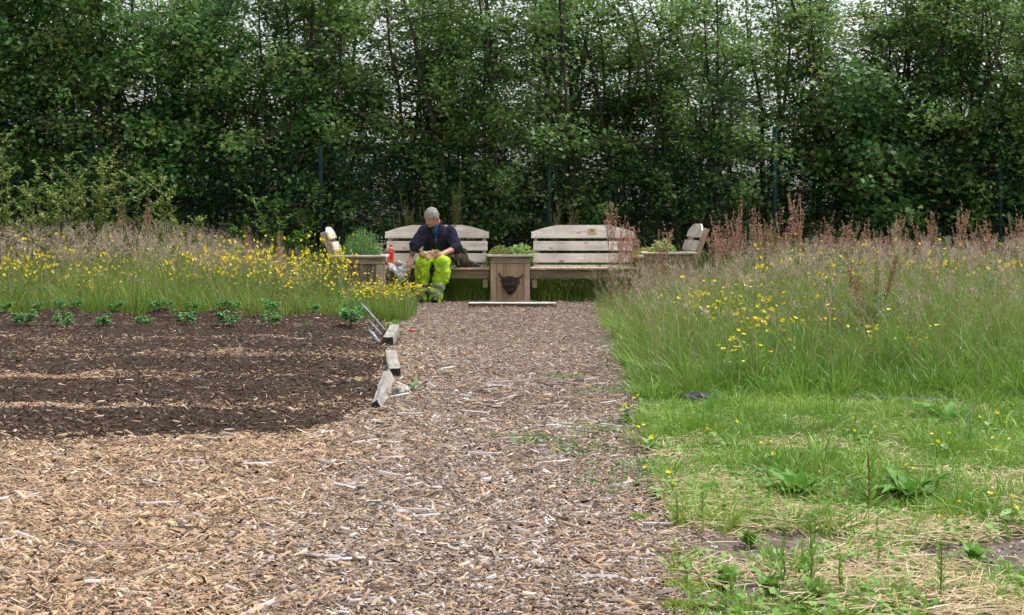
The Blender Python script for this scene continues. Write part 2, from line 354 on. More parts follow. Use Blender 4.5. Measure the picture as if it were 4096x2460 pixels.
def gz(X, Y, bed=True):
    X = np.asarray(X, float); Y = np.asarray(Y, float)
    z = .03 * (fbm(X, Y, 1.4) - .5) + .015 * (vn(X, Y, .35, 7) - .5)
    z = z * sstep(2, 4, Y) 
    z = z + .05 * sstep(.0, .5, X - red_edge(Y)) * sstep(7.0, 7.6, Y)          # right meadow a little higher
    z = z + .10 * sstep(14, 17, Y) * sstep(-2.5, -5, X)                        # mound at the left rear
    z = z - sstep(22, 60, Y) * 6 
    if bed:
        m = bed_mask(X, Y)
        r = ridges(X, Y) + .04 * (fbm(X, Y, .22, 3) - .5)
        for hx, hy, hr, hd in HOLES: r = r - hd * np.exp(-(((X - hx) / hr) ** 2 + ((Y - hy) / (hr * .8)) ** 2))
        for px, _ in POT_REAR:
            x0 = (px - 2048) * 12.9 / F; r = r + .045 * np.exp(-(((X - x0) / .13) ** 2 + ((Y - 12.9) / .14) ** 2))
        z = z + m * (r * (.15 + .85 * sstep(.02, -.38, X - bed_edge(Y))))
    return z

def grid_sheet(name, xs, ys, mat, keep=None, dz=0.0, bed=False, kind='structure'):
    XX, YY = np.meshgrid(xs, ys); ZZ = gz(XX, YY, bed) + dz - (.2 * (bed_mask(XX - .1, YY) > .9) if name == 'ground' else 0)
    V = np.stack([XX.ravel(), YY.ravel(), ZZ.ravel()], 1); nx, ny = len(xs), len(ys)
    i, j = np.meshgrid(np.arange(nx - 1), np.arange(ny - 1)); a = (j * nx + i).ravel()
    Fc = np.stack([a, a + 1, a + nx + 1, a + nx], 1)
    if keep is not None:
        cx = XX[:-1, :-1].ravel(); cy = YY[:-1, :-1].ravel(); Fc = Fc[keep(cx, cy)]
        used = np.unique(Fc); mp = np.full(len(V), -1); mp[used] = np.arange(len(used)); V = V[used]; Fc = mp[Fc]
    o = obj_me(name, mesh_np(name, V, Fc), mat, smooth=True); o["kind"] = kind
    return o
def graded(a, b, step, far):
    core = np.arange(a, b, step); l = a - np.geomspace(step, far, 30)[::-1]; r = b + np.geomspace(step, far, 30)
    return np.concatenate([l, core, r])
ground = grid_sheet('ground', graded(-9, 9, .08, 900), np.concatenate([np.linspace(-40, 0, 12), np.arange(.5, 23, .08), 23 + np.geomspace(.1, 1500, 34)]), M['ground'], dz=-.012)
tag(ground, 'earth ground under the meadow and hedge', 'ground')
path = grid_sheet('path', np.arange(-5.5, 1.6, .05), np.arange(1.2, 17.0, .05), M['path'],
                  keep=lambda x, y: (bed_mask(x - .12, y) < .6) & (x < red_edge(y) + .08) & ((y < 13.2) | (x > -1.15 - .03 * (y - 13))), dz=.0)
tag(path, 'wood chip path and yard in front of the benches', 'path')
soil = grid_sheet('soil', np.arange(-5.6, -.5, .03), np.arange(5.3, 13.4, .03), M['soil'], keep=lambda x, y: bed_mask(x, y) > .3, dz=.006, bed=True)
tag(soil, 'dark ridged vegetable bed soil', 'soil')
def bare_mask(X, Y):
    c = 3.93 - .12 * (X - .7); w = .19 + .12 * (fbm(X, Y, .5, 21) - .5)
    return np.exp(-((Y - c - .1 * (fbm(X, Y, .8, 22) - .5)) / w) ** 2) * sstep(.35, .6, X) * sstep(.24, .42, fbm(X, Y, .33, 23))
bare = grid_sheet('bare_earth', np.arange(.3, 2.2, .03), np.arange(1.8, 7.4, .03), M['baresoil'], keep=lambda x, y: x > red_edge(y) - .05, dz=.004)
tag(bare, 'bare trodden earth between the weeds at lower right', 'earth')

def hfov(Y, m=1.12): return 2048 / F * Y * m
def rand_pts(n, x0, x1, y0, y1, bias=0):
    X = rng.uniform(x0, x1, n); Y = rng.uniform(y0, y1, n)
    k = np.abs(X) < hfov(Y) + 1.0
    return X[k], Y[k]

# ------------------------------------------------------------------ wood chips
CHIP = (np.array([[-.5, -.30, 0], [.5, -.5, 0], [.42, .38, 0], [-.46, .5, 0], [-.47, -.22, 1], [.38, -.42, 1], [.5, .30, 1], [-.36, .45, 1]]),
        np.array([[4, 5, 6, 7], [0, 1, 5, 4], [1, 2, 6, 5], [2, 3, 7, 6], [3, 0, 4, 7]]))
def chips(X, Y, lmin, lmax, asp, thick, lift, bed, tilt=.30, name='', mats=None, label='', flat=.0):
    n = len(X); L = lmin + (lmax - lmin) * rng.beta(1.15, 3.9, n); W = L * rng.uniform(asp[0], asp[1], n); W = np.clip(W, .0018, .016)
    T = np.clip(W * rng.uniform(.15, .45, n), .0012, .006)
    az = np.where(rng.random(n) < .5, rng.normal(0, .5, n), rng.uniform(0, math.pi, n))
    Rm = rots(az, rng.normal(0, tilt, n), rng.normal(0, tilt * 1.3, n))
    z = gz(X, Y, bed) + rng.uniform(0, lift, n)
    V, Fc = scatter(CHIP[0], CHIP[1], np.stack([X, Y, z], 1), Rm, np.stack([L, W, T], 1))
    o = obj_me(name, mesh_np(name, V, Fc), mats); tag(o, label, 'wood chips', kind='stuff')
    return o
def fresh_p(X, Y):
    b = np.interp(Y, [3, 4, 5, 5.8, 7, 9, 13], [-.5, -.62, -.72, -.6, -.55, -.6, -.75])
    s = sstep(.28, -.32, X - b + .5 * (fbm(X, Y, .8, 31) - .5))
    s = s * (1 - .0 * Y) * sstep(17, 5.5, Y) 
    return .16 + .80 * s * np.where(Y > 6.2, .55, 1)
old, new = [], []
for (n, x0, x1, y0, y1) in [(250000, -2.0, .6, 2.95, 5.0), (135000, -3.0, .8, 5.0, 6.6), (75000, -1.4, 1.0, 6.6, 10.5), (36000, -1.6, 1.2, 10.5, 16.6)]:
    X, Y = rand_pts(n, x0, x1, y0, y1)
    e = red_edge(Y) + .12 * (fbm(X, Y, .35, 41) - .5)
    k = (rng.random(len(X)) < sstep(.14, -.08, X - e)) & (bed_mask(X, Y) < .15 + .6 * rng.random(len(X))) & ((Y < 13.0) | (X > -1.12 - .03 * (Y - 13)))
    X, Y = X[k], Y[k]
    fp = rng.random(len(X)) < fresh_p(X, Y)
    old.append((X[~fp], Y[~fp])); new.append((X[fp], Y[fp]))
cat = lambda L: (np.concatenate([a for a, b in L]), np.concatenate([b for a, b in L]))
X, Y = cat(old); chips(X, Y, .004, .056, (.07, .38), 0, .016, False, name='weathered_wood_chips', mats=M['chip_old'], label='greyish weathered wood chips covering the middle path')
X, Y = cat(new); chips(X, Y, .005, .095, (.04, .21), 0, .016, False, name='fresh_wood_chips', mats=M['chip_new'], label='fresh orange-tan shredded wood chips at lower left')
for (n, x0, x1, y0, y1) in [(120000, -2.1, .6, 2.95, 5.2), (60000, -3.0, .8, 5.2, 7.5)]:
    X, Y = rand_pts(n, x0, x1, y0, y1); k = (X < red_edge(Y) + .05) & (bed_mask(X, Y) < .4) & (fbm(X, Y, .25, 45) > .38); X, Y = X[k], Y[k]
    chips(X, Y, .003, .014, (.35, .9), 0, .017, False, .5, 'chip_fines', M['fines'], 'brown crumbs and fines between the wood chips' + (' close to the viewer' if y0 < 4 else ' further up the yard'))
# bark on the bed
def furrow(X, Y):
    Y = Y + .5 * (fbm(X, X * 0 + 9, .7, 53) - .5) + .10 * (vn(X, Y, .15, 54) - .5)
    f = np.exp(-((Y - 6.93) / .13) ** 2) * sstep(-.4, -1.8, X) * 1.2 + np.exp(-((Y - 8.28) / .18) ** 2) + .6 * np.exp(-((Y - 9.75) / .18) ** 2) + .25 * np.exp(-((Y - 11.1) / .15) ** 2)
    return f * np.clip(fbm(X * .6, Y, .4, 52) * 4.2 - 1.85 + .55 * sstep(-1.0, -2.6, X), 0, .85)
X, Y = rand_pts(330000, -5.4, -.5, 5.5, 13.3)
k = (rng.random(len(X)) > .55 * furrow(X, Y)) & (bed_mask(X, Y) > .10 + .55 * rng.random(len(X))) & (rng.random(len(X)) < np.interp(Y, [5.5, 13], [1, .45])); X, Y = X[k], Y[k]
chips(X, Y, .004, .046, (.08, .42), 0, .016, True, .45, 'bark_mulch', M['bark'], 'fine dark brown bark mulch on the vegetable bed')
# pale flecks on the bed, denser in furrows
X, Y = rand_pts(210000, -5.4, -.5, 5.6, 13.2)
X = np.r_[X, rng.uniform(-4.2, -.7, 42000)]; Y = np.r_[Y, rng.choice([6.93, 8.28, 9.75, 11.1], 42000, p=[.3, .38, .22, .10]) + rng.normal(0, .17, 42000)]
pr = .06 + .07 * (fbm(X, Y, .4, 51) > .52) + 1.0 * furrow(X, Y) + .35 * sstep(6.2, 5.8, Y)
k = (bed_mask(X, Y) > .1) & (rng.random(len(X)) < pr); X, Y = X[k], Y[k]
chips(X, Y, .008, .065, (.06, .30), 0, .024, True, .30, 'pale_wood_flecks', M['chip_new'], 'pale wood slivers scattered along the furrows of the dark bed')
# larger sticks
X, Y = rand_pts(420, -1.8, .55, 3.0, 9)
k = (bed_mask(X, Y) < .3) & (X < red_edge(Y)); X, Y = X[k], Y[k]; n = len(X)
L = rng.uniform(.06, .17, n); V, Fc = scatter(CHIP[0], CHIP[1], np.stack([X, Y, gz(X, Y) + .015], 1), rots(rng.uniform(-1.2, 1.2, n), rng.normal(0, .08, n), rng.normal(0, .4, n)), np.stack([L, rng.uniform(.005, .013, n), rng.uniform(.004, .008, n)], 1))
o = obj_me('loose_sticks', mesh_np('loose_sticks', V, Fc), M['chip_old']); tag(o, 'longer grey sticks lying loose on the wood chips', 'sticks', kind='stuff')

# ------------------------------------------------------------------ grasses
def stuff(g, name, mats, label, cat, smooth=False):
    o = g.build(name, mats, smooth=smooth); tag(o, label, cat, kind='stuff'); return o
def left_meadow(X, Y):
    e = np.interp(Y, [13, 14, 15.5, 17.5], [-1.0, -.98, -1.12, -1.5]) + .1 * (fbm(X, Y, .4, 61) - .5)
    return (X < e) & (Y > 13.08 + .1 * (fbm(X, Y, .3, 62) - .5))
def right_meadow(X, Y):
    e = red_edge(Y) + .02 + .16 * (fbm(X, Y, .5, 63) - .5)
    f = 7.15 + .45 * (fbm(X, Y, .9, 64) - .5)
    return (X > e) & (Y > f)
def clearing(X, Y):   # keep the stems out of planters, benches
    a = (X > -2.35) & (X < 2.45) & (Y > 16.5) & (Y < 17.3)
    b = (np.abs(X + 1.72) < .62) & (Y > 15.5); c = (np.abs(X - 1.78) < .55) & (Y > 15.4)
    return ~(a | b | c)
def hmap_l(X, Y): return .25 + .04 * sstep(14, 13.2, Y) + .23 * sstep(13.0, 14.6, Y) * sstep(-1.7, -3.0, X) + .05 * sstep(-1.2, -2.2, X) + .16 * sstep(14.5, 16.5, Y) * sstep(-2.6, -4, X) + .15 * (fbm(X, Y, .8, 65) - .5)
def hmap_r(X, Y): return (1 - .42 * sstep(2.6, 2.1, X) * sstep(10.5, 13, Y)) * (.30 + .14 * sstep(7.1, 9, Y) + .12 * sstep(9, 13, Y)) * (.55 + .45 * sstep(0, .7, X - red_edge(Y))) + .16 * (fbm(X, Y, .7, 66) - .5)

def tufts(X, Y, fr=.65, cell=.16, r=.035):
    # pull most blades towards random tuft centres so the sward is clumpy
    cx = np.floor(X / cell); cy = np.floor(Y / cell); h1 = _T[(cx.astype(int) * 7) % 256, (cy.astype(int) * 13) % 256]; h2 = _T[(cx.astype(int) * 3 + 50) % 256, (cy.astype(int) * 5 + 9) % 256]
    tx = (cx + .1 + .8 * h1) * cell; ty = (cy + .1 + .8 * h2) * cell; m = rng.random(len(X)) < fr
    rr = r * (.5 + 1.2 * h2); X2 = np.where(m, tx + rng.normal(0, 1, len(X)) * rr, X); Y2 = np.where(m, ty + rng.normal(0, 1, len(X)) * rr, Y)
    az = np.where(m, np.arctan2(Y2 - ty, X2 - tx), rng.uniform(0, 6.28, len(X))); return X2, Y2, az, .72 + .56 * _T[(cx.astype(int) * 11 + 5) % 256, (cy.astype(int) * 17) % 256]
g = Geo()
X, Y = rand_pts(64000, -7, -.8, 13.0, 18.1); X, Y, A, HS = tufts(X, Y); k = left_meadow(X, Y) & clearing(X, Y); X, Y, A, HS = X[k], Y[k], A[k], HS[k]; n = len(X)
h = hmap_l(X, Y) * HS * rng.uniform(.45, 1.15, n)
B = np.stack([X, Y, gz(X, Y) - .01], 1); bd = rng.gamma(1.6, .24, n); wd = rng.uniform(.004, .0105, n); q = rng.random(n) < .17
g.add(*blades(B[~q], A[~q], h[~q], bd[~q], wd[~q]), 0); g.add(*blades(B[q], A[q], h[q] * 1.15, bd[q] * .7, wd[q] * .6), 1)
stuff(g, 'meadow_grass', [M['grass'], M['stem']], 'long green meadow grass on the left behind the vegetable bed', 'grass')
g = Geo()
X, Y = rand_pts(76000, .4, 7.4, 6.9, 11.5); X2, Y2 = rand_pts(52000, .6, 7.6, 11.5, 18.1); X = np.r_[X, X2]; Y = np.r_[Y, Y2]; X, Y, A, HS = tufts(X, Y)
k = right_meadow(X, Y) & clearing(X, Y); X, Y, A, HS = X[k], Y[k], A[k], HS[k]; n = len(X)
h = hmap_r(X, Y) * HS * rng.uniform(.4, 1.15, n)
edge = sstep(.5, 0, X - red_edge(Y)); az = np.where(rng.random(n) < .55 * edge, rng.normal(math.pi, .7, n), A)
B = np.stack([X, Y, gz(X, Y) - .01], 1); bd = rng.gamma(1.8, .26, n) + .35 * edge * rng.random(n); wd = rng.uniform(.0035, .0095, n); q = rng.random(n) < .11
u = rng.random(n); dp = (u < .62 - .35 * sstep(8.5, 12, Y)) & ~q; q0 = ~q & ~dp
g.add(*blades(B[q0], az[q0], h[q0], bd[q0], wd[q0] * .8, seg=4), 0); g.add(*blades(B[q], az[q], h[q] * 1.15, bd[q] * .7, wd[q] * .6, seg=4), 1)
g.add(*blades(B[dp], az[dp], h[dp] * .78, bd[dp] * 1.3, wd[dp] * 1.25, seg=4), 2)
stuff(g, 'meadow_grass', [M['grass'], M['stem'], M['grass_deep']], 'long green meadow grass on the right side of the path', 'grass')
# grass under and behind the benches
g = Geo()
X = rng.uniform(-2.3, 2.4, 26000); Y = rng.uniform(16.75, 18.6, 26000); X2 = rng.uniform(-7.4, 7.4, 22000); Y2 = rng.uniform(17.6, 19.2, 22000); X = np.r_[X, X2]; Y = np.r_[Y, Y2]
n = len(X); h = np.where(Y < 17.25, rng.uniform(.14, .34, n), rng.uniform(.25, .62, n))
g.add(*blades(np.stack([X, Y, gz(X, Y) - .01], 1), rng.uniform(0, 6.28, n), h, rng.gamma(2, .25, n), rng.uniform(.005, .011, n)))
stuff(g, 'rough_grass', M['grass_dark'], 'lush green grass growing under and behind the benches', 'grass')

# seed stalks with purplish heads
def heads(X, Y, H, hl, name, label, fl=20, wid=.026, mats=None, petal=(.014, .024), bend=.25):
    n = len(X); base = np.stack([X, Y, gz(X, Y)], 1); az = rng.uniform(0, 6.28, n); bd = rng.gamma(1.5, bend / 2, n)
    gg = Geo(); gg.add(*blades(base, az, H, bd, np.full(n, .0026), seg=4, tip=.6), mi=0)
    t = 1 - rng.random((n, fl)) * (hl / H)[:, None]
    d = np.stack([np.cos(az), np.sin(az), np.zeros(n)], 1)
    out = bd[:, None] * t ** 2; up = t * (1 - .32 * np.clip(bd, 0, 1.6)[:, None] * t ** 2)
    c = base[:, None] + H[:, None, None] * (out[..., None] * d[:, None] + up[..., None] * np.array([0, 0, 1.0]))
    sp = wid * (1 - ((t - 1) / (hl / H)[:, None] + .6) ** 2 * .8)
    c = c + rng.normal(0, 1, (n, fl, 3)) * sp[..., None] * .45
    c = c.reshape(-1, 3); m = len(c)
    V, Fc = scatter(KITE[0], KITE[1], c, rots(rng.uniform(0, 6.28, m), rng.normal(0, .6, m), rng.uniform(.6, 1.9, m)), np.stack([rng.uniform(petal[0] * .5, petal[0], m)] * 1 + [rng.uniform(petal[0], petal[1], m), rng.uniform(petal[0], petal[1], m)], 1))
    gg.add(V, Fc, 1)
    return stuff(gg, name, [M['stem'], mats or M['head']], label, 'grass')
X, Y = rand_pts(4200, -7, -1.5, 13.6, 17.9); k = left_meadow(X, Y) & clearing(X, Y) & (rng.random(len(X)) < .10 * (X < -2.1) + .9 * sstep(-1.9, -3.6, X) * sstep(13.8, 15.5, Y)); X, Y = X[k], Y[k]; n = len(X)
heads(X, Y, (.56 + .26 * sstep(-2, -4.5, X)) * rng.uniform(.75, 1.12, n) + .04 * (Y > 16), rng.uniform(.08, .16, n), 'seed_heads', 'hazy purplish grass seed heads above the left meadow')
X, Y = rand_pts(5200, .7, 7.4, 8.0, 17.9); k = right_meadow(X, Y) & clearing(X, Y) & (rng.random(len(X)) < .10 + .8 * sstep(1.0, 3.2, X) * sstep(10.2, 13.5, Y)); X, Y = X[k], Y[k]; n = len(X)
heads(X, Y, (.50 + .16 * sstep(8, 14, Y)) * (1 - .38 * sstep(2.6, 2.1, X) * sstep(10.5, 13, Y)) * rng.uniform(.75, 1.2, n), rng.uniform(.07, .15, n), 'seed_heads', 'hazy purplish grass seed heads above the right meadow')
# thin brown stalks and narrow spikes
X, Y = rand_pts(3600, .7, 6.8, 7.4, 14); k = right_meadow(X, Y); X, Y = X[k], Y[k]; n = len(X)
heads(X, Y, rng.uniform(.35, .66, n), rng.uniform(.03, .07, n), 'grass_spikes', 'narrow brown grass spikes standing in the right meadow', fl=12, wid=.006, petal=(.007, .012), bend=.4)
X, Y = rand_pts(2200, -6, -1, 13.2, 16); k = left_meadow(X, Y) & ((X < -2.0) | (Y < 13.8)); X, Y = X[k], Y[k]; n = len(X)
heads(X, Y, rng.uniform(.35, .62, n), rng.uniform(.03, .07, n), 'grass_spikes', 'narrow brown grass spikes standing in the left meadow', fl=12, wid=.006, petal=(.007, .012), bend=.3)
# fringe of bleached stems by the right bench
X = rng.uniform(.75, 2.3, 420); Y = rng.uniform(13.5, 16.3, 420); k = X > red_edge(Y) - .02; X, Y = X[k], Y[k]; n = len(X)
heads(X, Y, rng.uniform(.4, .72, n), rng.uniform(.05, .1, n), 'bleached_stems', 'thin bleached grass stems leaning in front of the right bench', fl=10, wid=.008, petal=(.008, .016), bend=.9, mats=M['stem'])

# foreground weeds on the lower right
def fore(X, Y): return ((((X - .93) / .13) ** 2 + ((Y - 6.98) / .16) ** 2 > 1) & (((X - 1.98) / .42) ** 2 + ((Y - 6.95) / .13) ** 2 > 1)) & (fbm(X, Y, .5, 77) + .55 * (np.abs(Y - 7.02) > .14) > .42) & (X > red_edge(Y) + .10 * (fbm(X, Y, .3, 71) - .35)) & (Y < 7.5)
g = Geo()
cx, cy = rand_pts(1500, .3, 3.2, 2.9, 7.4); k = fore(cx, cy) & (bare_mask(cx, cy) < .25) & (rng.random(len(cx)) < np.clip(2.6 * fbm(cx, cy, .45, 72) - .75, .08, 1) * np.interp(cy, [3, 3.7, 4.2, 5, 6.2, 7], [.45, .5, .8, 1.1, 1.3, 1.4])); cx, cy = cx[k], cy[k]
for x, y in zip(cx, cy):
    m = rng.integers(14, 60); r = rng.uniform(.015, .06); wf = rng.choice([.8, 1, 1.9], p=[.4, .4, .2]); X = x + rng.normal(0, r, m); Y = y + rng.normal(0, r, m)
    big = np.interp(y, [3, 5, 6.6, 7.2], [.08, .11, .12, .18]) * rng.uniform(.5, 1.3)
    az = np.arctan2(Y - y, X - x) + rng.normal(0, .5, m)
    g.add(*blades(np.stack([X, Y, gz(X, Y)], 1), az, big * rng.uniform(.5, 1.2, m), rng.gamma(2, .35, m), wf * rng.uniform(.0025, .006, m), seg=4), int(rng.random() < .35))
X, Y = rand_pts(90000, .3, 3.2, 2.9, 7.5); k = fore(X, Y) & (bare_mask(X, Y) < .3) & (fbm(X, Y, .35, 73) > .42 - .10 * sstep(4.2, 5.2, Y)); X, Y = X[k], Y[k]; n = len(X)
g.add(*blades(np.stack([X, Y, gz(X, Y)], 1), rng.uniform(0, 6.28, n), rng.uniform(.02, .075, n) * np.interp(Y, [3, 7], [.8, 1.5]), rng.gamma(2, .4, n), rng.uniform(.002, .005, n)))
stuff(g, 'short_grass', [M['grass_dark'], M['grass_deep']], 'patchy short green grass and tufts at the lower right', 'grass')
g = Geo()
X, Y = rand_pts(34000, .3, 3.2, 2.9, 7.5); k = fore(X, Y) & (bare_mask(X, Y) < .4) & (fbm(X, Y, .28, 74) > .47); X, Y = X[k], Y[k]; n = len(X)
V, Fc = scatter(LEAF[0], LEAF[1], np.stack([X, Y, gz(X, Y) + rng.uniform(.004, .05, n)], 1), rots(rng.uniform(0, 6.28, n), rng.normal(0, .35, n), rng.normal(.25, .35, n)), np.stack([rng.uniform(.010, .028, n)] * 2 + [np.full(n, .02)], 1))
g.add(V, Fc); stuff(g, 'low_weeds', M['lowleaf'], 'low clover-like weeds spreading between the grass at lower right', 'weeds')
g = Geo()
X, Y = rand_pts(52000, .35, 3.2, 2.9, 7.0); k = fore(X, Y) & (rng.random(len(X)) < np.clip((fbm(X, Y, .42, 75) - .44 - .10 * sstep(4.4, 5.6, Y)) * 5, .06, 1) * (bare_mask(X, Y) < .35) + .03); X, Y = X[k], Y[k]; n = len(X)
L = rng.uniform(.04, .16, n); az = rng.normal(0, .9, n) + 3.5 * (vn(X, Y, .22, 9) - .5)
g.add(*scatter(CHIP[0], CHIP[1], np.stack([X, Y, gz(X, Y) + rng.uniform(.004, .04, n)], 1), rots(az, rng.normal(0, .16, n), rng.normal(0, .4, n)), np.stack([L, rng.uniform(.0012, .003, n), rng.uniform(.001, .002, n)], 1)))
stuff(g, 'dry_straw', M['straw'], 'bleached dry straw lying in mats between the weeds', 'straw')
g = Geo()   # crumbs on the bare earth
X, Y = rand_pts(4200, .4, 1.9, 3.3, 4.4); k = bare_mask(X, Y) > .2; X, Y = X[k], Y[k]; n = len(X)
g.add(*scatter(CHIP[0], CHIP[1], np.stack([X, Y, gz(X, Y) + .003], 1), rots(rng.uniform(0, 6.28, n), rng.normal(0, .4, n), rng.normal(0, .4, n)), np.stack([rng.uniform(.003, .02, n), rng.uniform(.002, .007, n), rng.uniform(.002, .006, n)], 1)))
stuff(g, 'earth_crumbs', M['chip_old'], 'small chips and crumbs on the bare earth strip', 'crumbs')
# creeping weeds at path edge, moss cushions
g = Geo()
for (px, py, rr, nn) in [(2150, 1770, .10, 260), (2330, 1810, .10, 200), (2460, 1730, .12, 300), (2270, 1520, .06, 150), (2475, 1580, .12, 300), (2600, 1880, .1, 300), (2520, 1950, .10, 220)]:
    d = 5060 / (py - 904); x0 = (px - 2048) * d / F
    X = x0 + rng.normal(0, rr, nn); Y = d + rng.normal(0, rr, nn)
    g.add(*scatter(LEAF[0], LEAF[1], np.stack([X, Y, gz(X, Y) + .012 + rng.uniform(0, .02, nn)], 1), rots(rng.uniform(0, 6.28, nn), rng.normal(0, .3, nn), rng.normal(.3, .3, nn)), np.stack([rng.uniform(.006, .018, nn)] * 2 + [np.full(nn, .02)], 1)))
stuff(g, 'creeping_weeds', M['dock'], 'small dark green weeds creeping onto the path edge', 'weeds')

# ------------------------------------------------------------------ hedge trees
def make_tree(seed, h, spread, nst, nleaf, lsize, leaf, lmat, low=.12, twl=.38, lj=.085, front=0.0, dens_top=0):
    r = np.random.default_rng(seed); tg = Geo(); twigs = []
    for s in range(nst):
        a = r.uniform(0, 6.28); bx, by = .18 * math.cos(a), .12 * math.sin(a); hh = h * r.uniform(.8, 1.0); n = 9
        t = np.linspace(0, 1, n); lx = r.normal(0, .16) * hh; ly = r.normal(0, .09) * hh
        wob = np.cumsum(r.normal(0, .06, (n, 2)), 0)
        st = np.stack([bx + lx * t + wob[:, 0], by + ly * t + wob[:, 1], t * hh - .05], 1)
        rad = .034 * r.uniform(.6, 1.3) * (1 - t) ** .8 + .008; tg.add(*tube(st, rad, 6))
        for b in range(int(17 * hh / 4.4) + 3):
            tt = low + (1 - low) * (b + r.random()) / (17 * hh / 4.4 + 3); p = np.array([np.interp(tt, t, st[:, q]) for q in range(3)])
            az = r.uniform(0, 6.28) if r.random() > front else r.normal(-math.pi / 2, .7)
            L = spread * (1.05 - .55 * tt) * r.uniform(.6, 1.15); m = 6; u = np.linspace(0, 1, m)
            rise = r.uniform(.1, .75); w2 = np.cumsum(r.normal(0, .05 * L, (m, 3)), 0); w2[0] = 0
            br = p + np.stack([math.cos(az) * u * L, math.sin(az) * u * L, rise * L * u - .35 * L * u ** 2], 1) + w2
            tg.add(*tube(br, .016 * (1 - u * .8) * (1.2 - tt * .6), 4))
            for q in range(7):
                uu = r.uniform(.25, 1); p2 = np.array([np.interp(uu, u, br[:, c]) for c in range(3)])
                dv = r.normal(0, 1, 3); dv[2] = abs(dv[2]) * .5 + .1; dv /= np.linalg.norm(dv); l2 = twl * r.uniform(.5, 1.2)
                v = np.linspace(0, 1, 4); tw = p2 + dv * v[:, None] * l2 + np.stack([0 * v, 0 * v, -.3 * l2 * v ** 2], 1)
                tg.add(*tube(tw, .005 * (1 - .7 * v), 3)); twigs.append(tw)
    twigs = np.array(twigs); k = r.integers(0, len(twigs), nleaf); w = r.gamma(.80, .8, len(twigs)); w /= w.sum(); k = r.choice(len(twigs), nleaf, p=w)
    u = r.uniform(.1, 1, nleaf) * 3; i = np.clip(u.astype(int), 0, 2); f = (u - i)[:, None]
    pos = twigs[k, i] * (1 - f) + twigs[k, i + 1] * f + r.normal(0, lj, (nleaf, 3)) * np.array([1, 1, .8])
    sz = lsize * r.uniform(.6, 1.25, nleaf)
    Rm = rots(r.uniform(0, 6.28, nleaf), r.normal(0, .55, nleaf), r.normal(-.25, .55, nleaf))
    V, Fc = scatter(leaf[0], leaf[1], pos, Rm, sz)
    cg = Geo(); cg.add(V, Fc)
    root = empty('hedge_tree'); t_o = tg.build('trunk', M['bark_trunk'], root); c_o = cg.build('crown', lmat, root)
    return root
def copy_thing(root):
    c = root.copy(); COL.objects.link(c)
    for ch in list(root.children):
        k = ch.copy(); COL.objects.link(k); k.parent = c
        for g2 in ch.children:
            q = g2.copy(); COL.objects.link(q); q.parent = k
    return c
haw = [make_tree(100 + i, 5.2, 1.35, 5, 16500, .066, KITE, M['leaf_haw'], low=.06, twl=.50, lj=.095) for i in range(5)]
for v in haw: pass
hr = np.random.default_rng(77)
slots = []
x = -8.6
i = 0
while x < 9.2:
    slots.append((x + hr.uniform(-.15, .15), 19.0 + hr.uniform(-.15, .35), i)); x += 1.02; i += 1
x = -8.2
while x < 9.4:
    slots.append((x + hr.uniform(-.3, .3), 20.5 + hr.uniform(-.2, .4), i)); x += 1.9; i += 1
ordn = ['first', 'second', 'third', 'fourth', 'fifth', 'sixth', 'seventh', 'eighth', 'ninth', 'tenth', 'eleventh', 'twelfth', 'thirteenth', 'fourteenth', 'fifteenth', 'sixteenth', 'seventeenth', 'eighteenth', 'nineteenth', 'twentieth', 'twenty-first', 'twenty-second', 'twenty-third', 'twenty-fourth']
nf = sum(1 for s in slots if s[1] < 20)
cnt = [0, 0]
for q, (x, y, i) in enumerate(slots):
    o = haw[q] if q < 5 else copy_thing(haw[(q * 3 + q // 5) % 5])
    s = hr.uniform(.94, 1.06); top = 1.0 + .06 * math.sin(x * 1.9 + 1) - (.17 if -4.0 < x < -2.8 or 2.6 < x < 3.6 or 1.2 < x < 1.9 else 0)
    o.location = (x, y, -.05); o.rotation_euler = (0, 0, hr.uniform(0, 6.28)); o.scale = (s, s, s * top)
    row = 0 if y < 20 else 1; cnt[row] += 1
    tag(o, f"{'dark small-leaved hedge tree just behind the fence' if row == 0 else 'hedge tree in the row farther back'}, {ordn[cnt[row]-1]} from the left", 'tree', 'small-leaved trees in the hedge')
def special(seed, x, y, h, spread, nst, nleaf, ls, leaf, lm, label, **kw):
    o = make_tree(seed, h, spread, nst, nleaf, ls, leaf, lm, **kw); o.location = (x, y, 0); tag(o, label, 'tree'); return o
special(201, -4.6, 18.75, 4.9, 1.45, 3, 13000, .075, LEAF, M['leaf_haz'], 'broad-leaved tree with pale round leaves overhanging the left of the fence', low=.3, front=.6, lj=.12, twl=.45)
special(202, -6.7, 18.85, 4.9, 1.35, 3, 11000, .075, LEAF, M['leaf_haz'], 'broad-leaved tree with round leaves at the far left edge of the hedge', low=.3, front=.4, lj=.12, twl=.45)
special(205, -2.9, 18.8, 3.9, 1.1, 3, 5000, .065, LEAF, M['leaf_haz'], 'smaller round-leaved tree below the dip in the hedge top', low=.3, front=.5, lj=.11, twl=.4)
special(203, 5.1, 18.5, 3.3, 1.15, 3, 9500, .072, MAPLE, M['leaf_map'], 'field maple with yellowish lobed leaves growing through the right fence', low=.08, front=.6, lj=.12, twl=.42)
special(204, 6.7, 18.6, 3.0, 1.1, 3, 7500, .072, MAPLE, M['leaf_map'], 'field maple with lobed leaves at the far right edge of the fence', low=.08, front=.5, lj=.12, twl=.42)
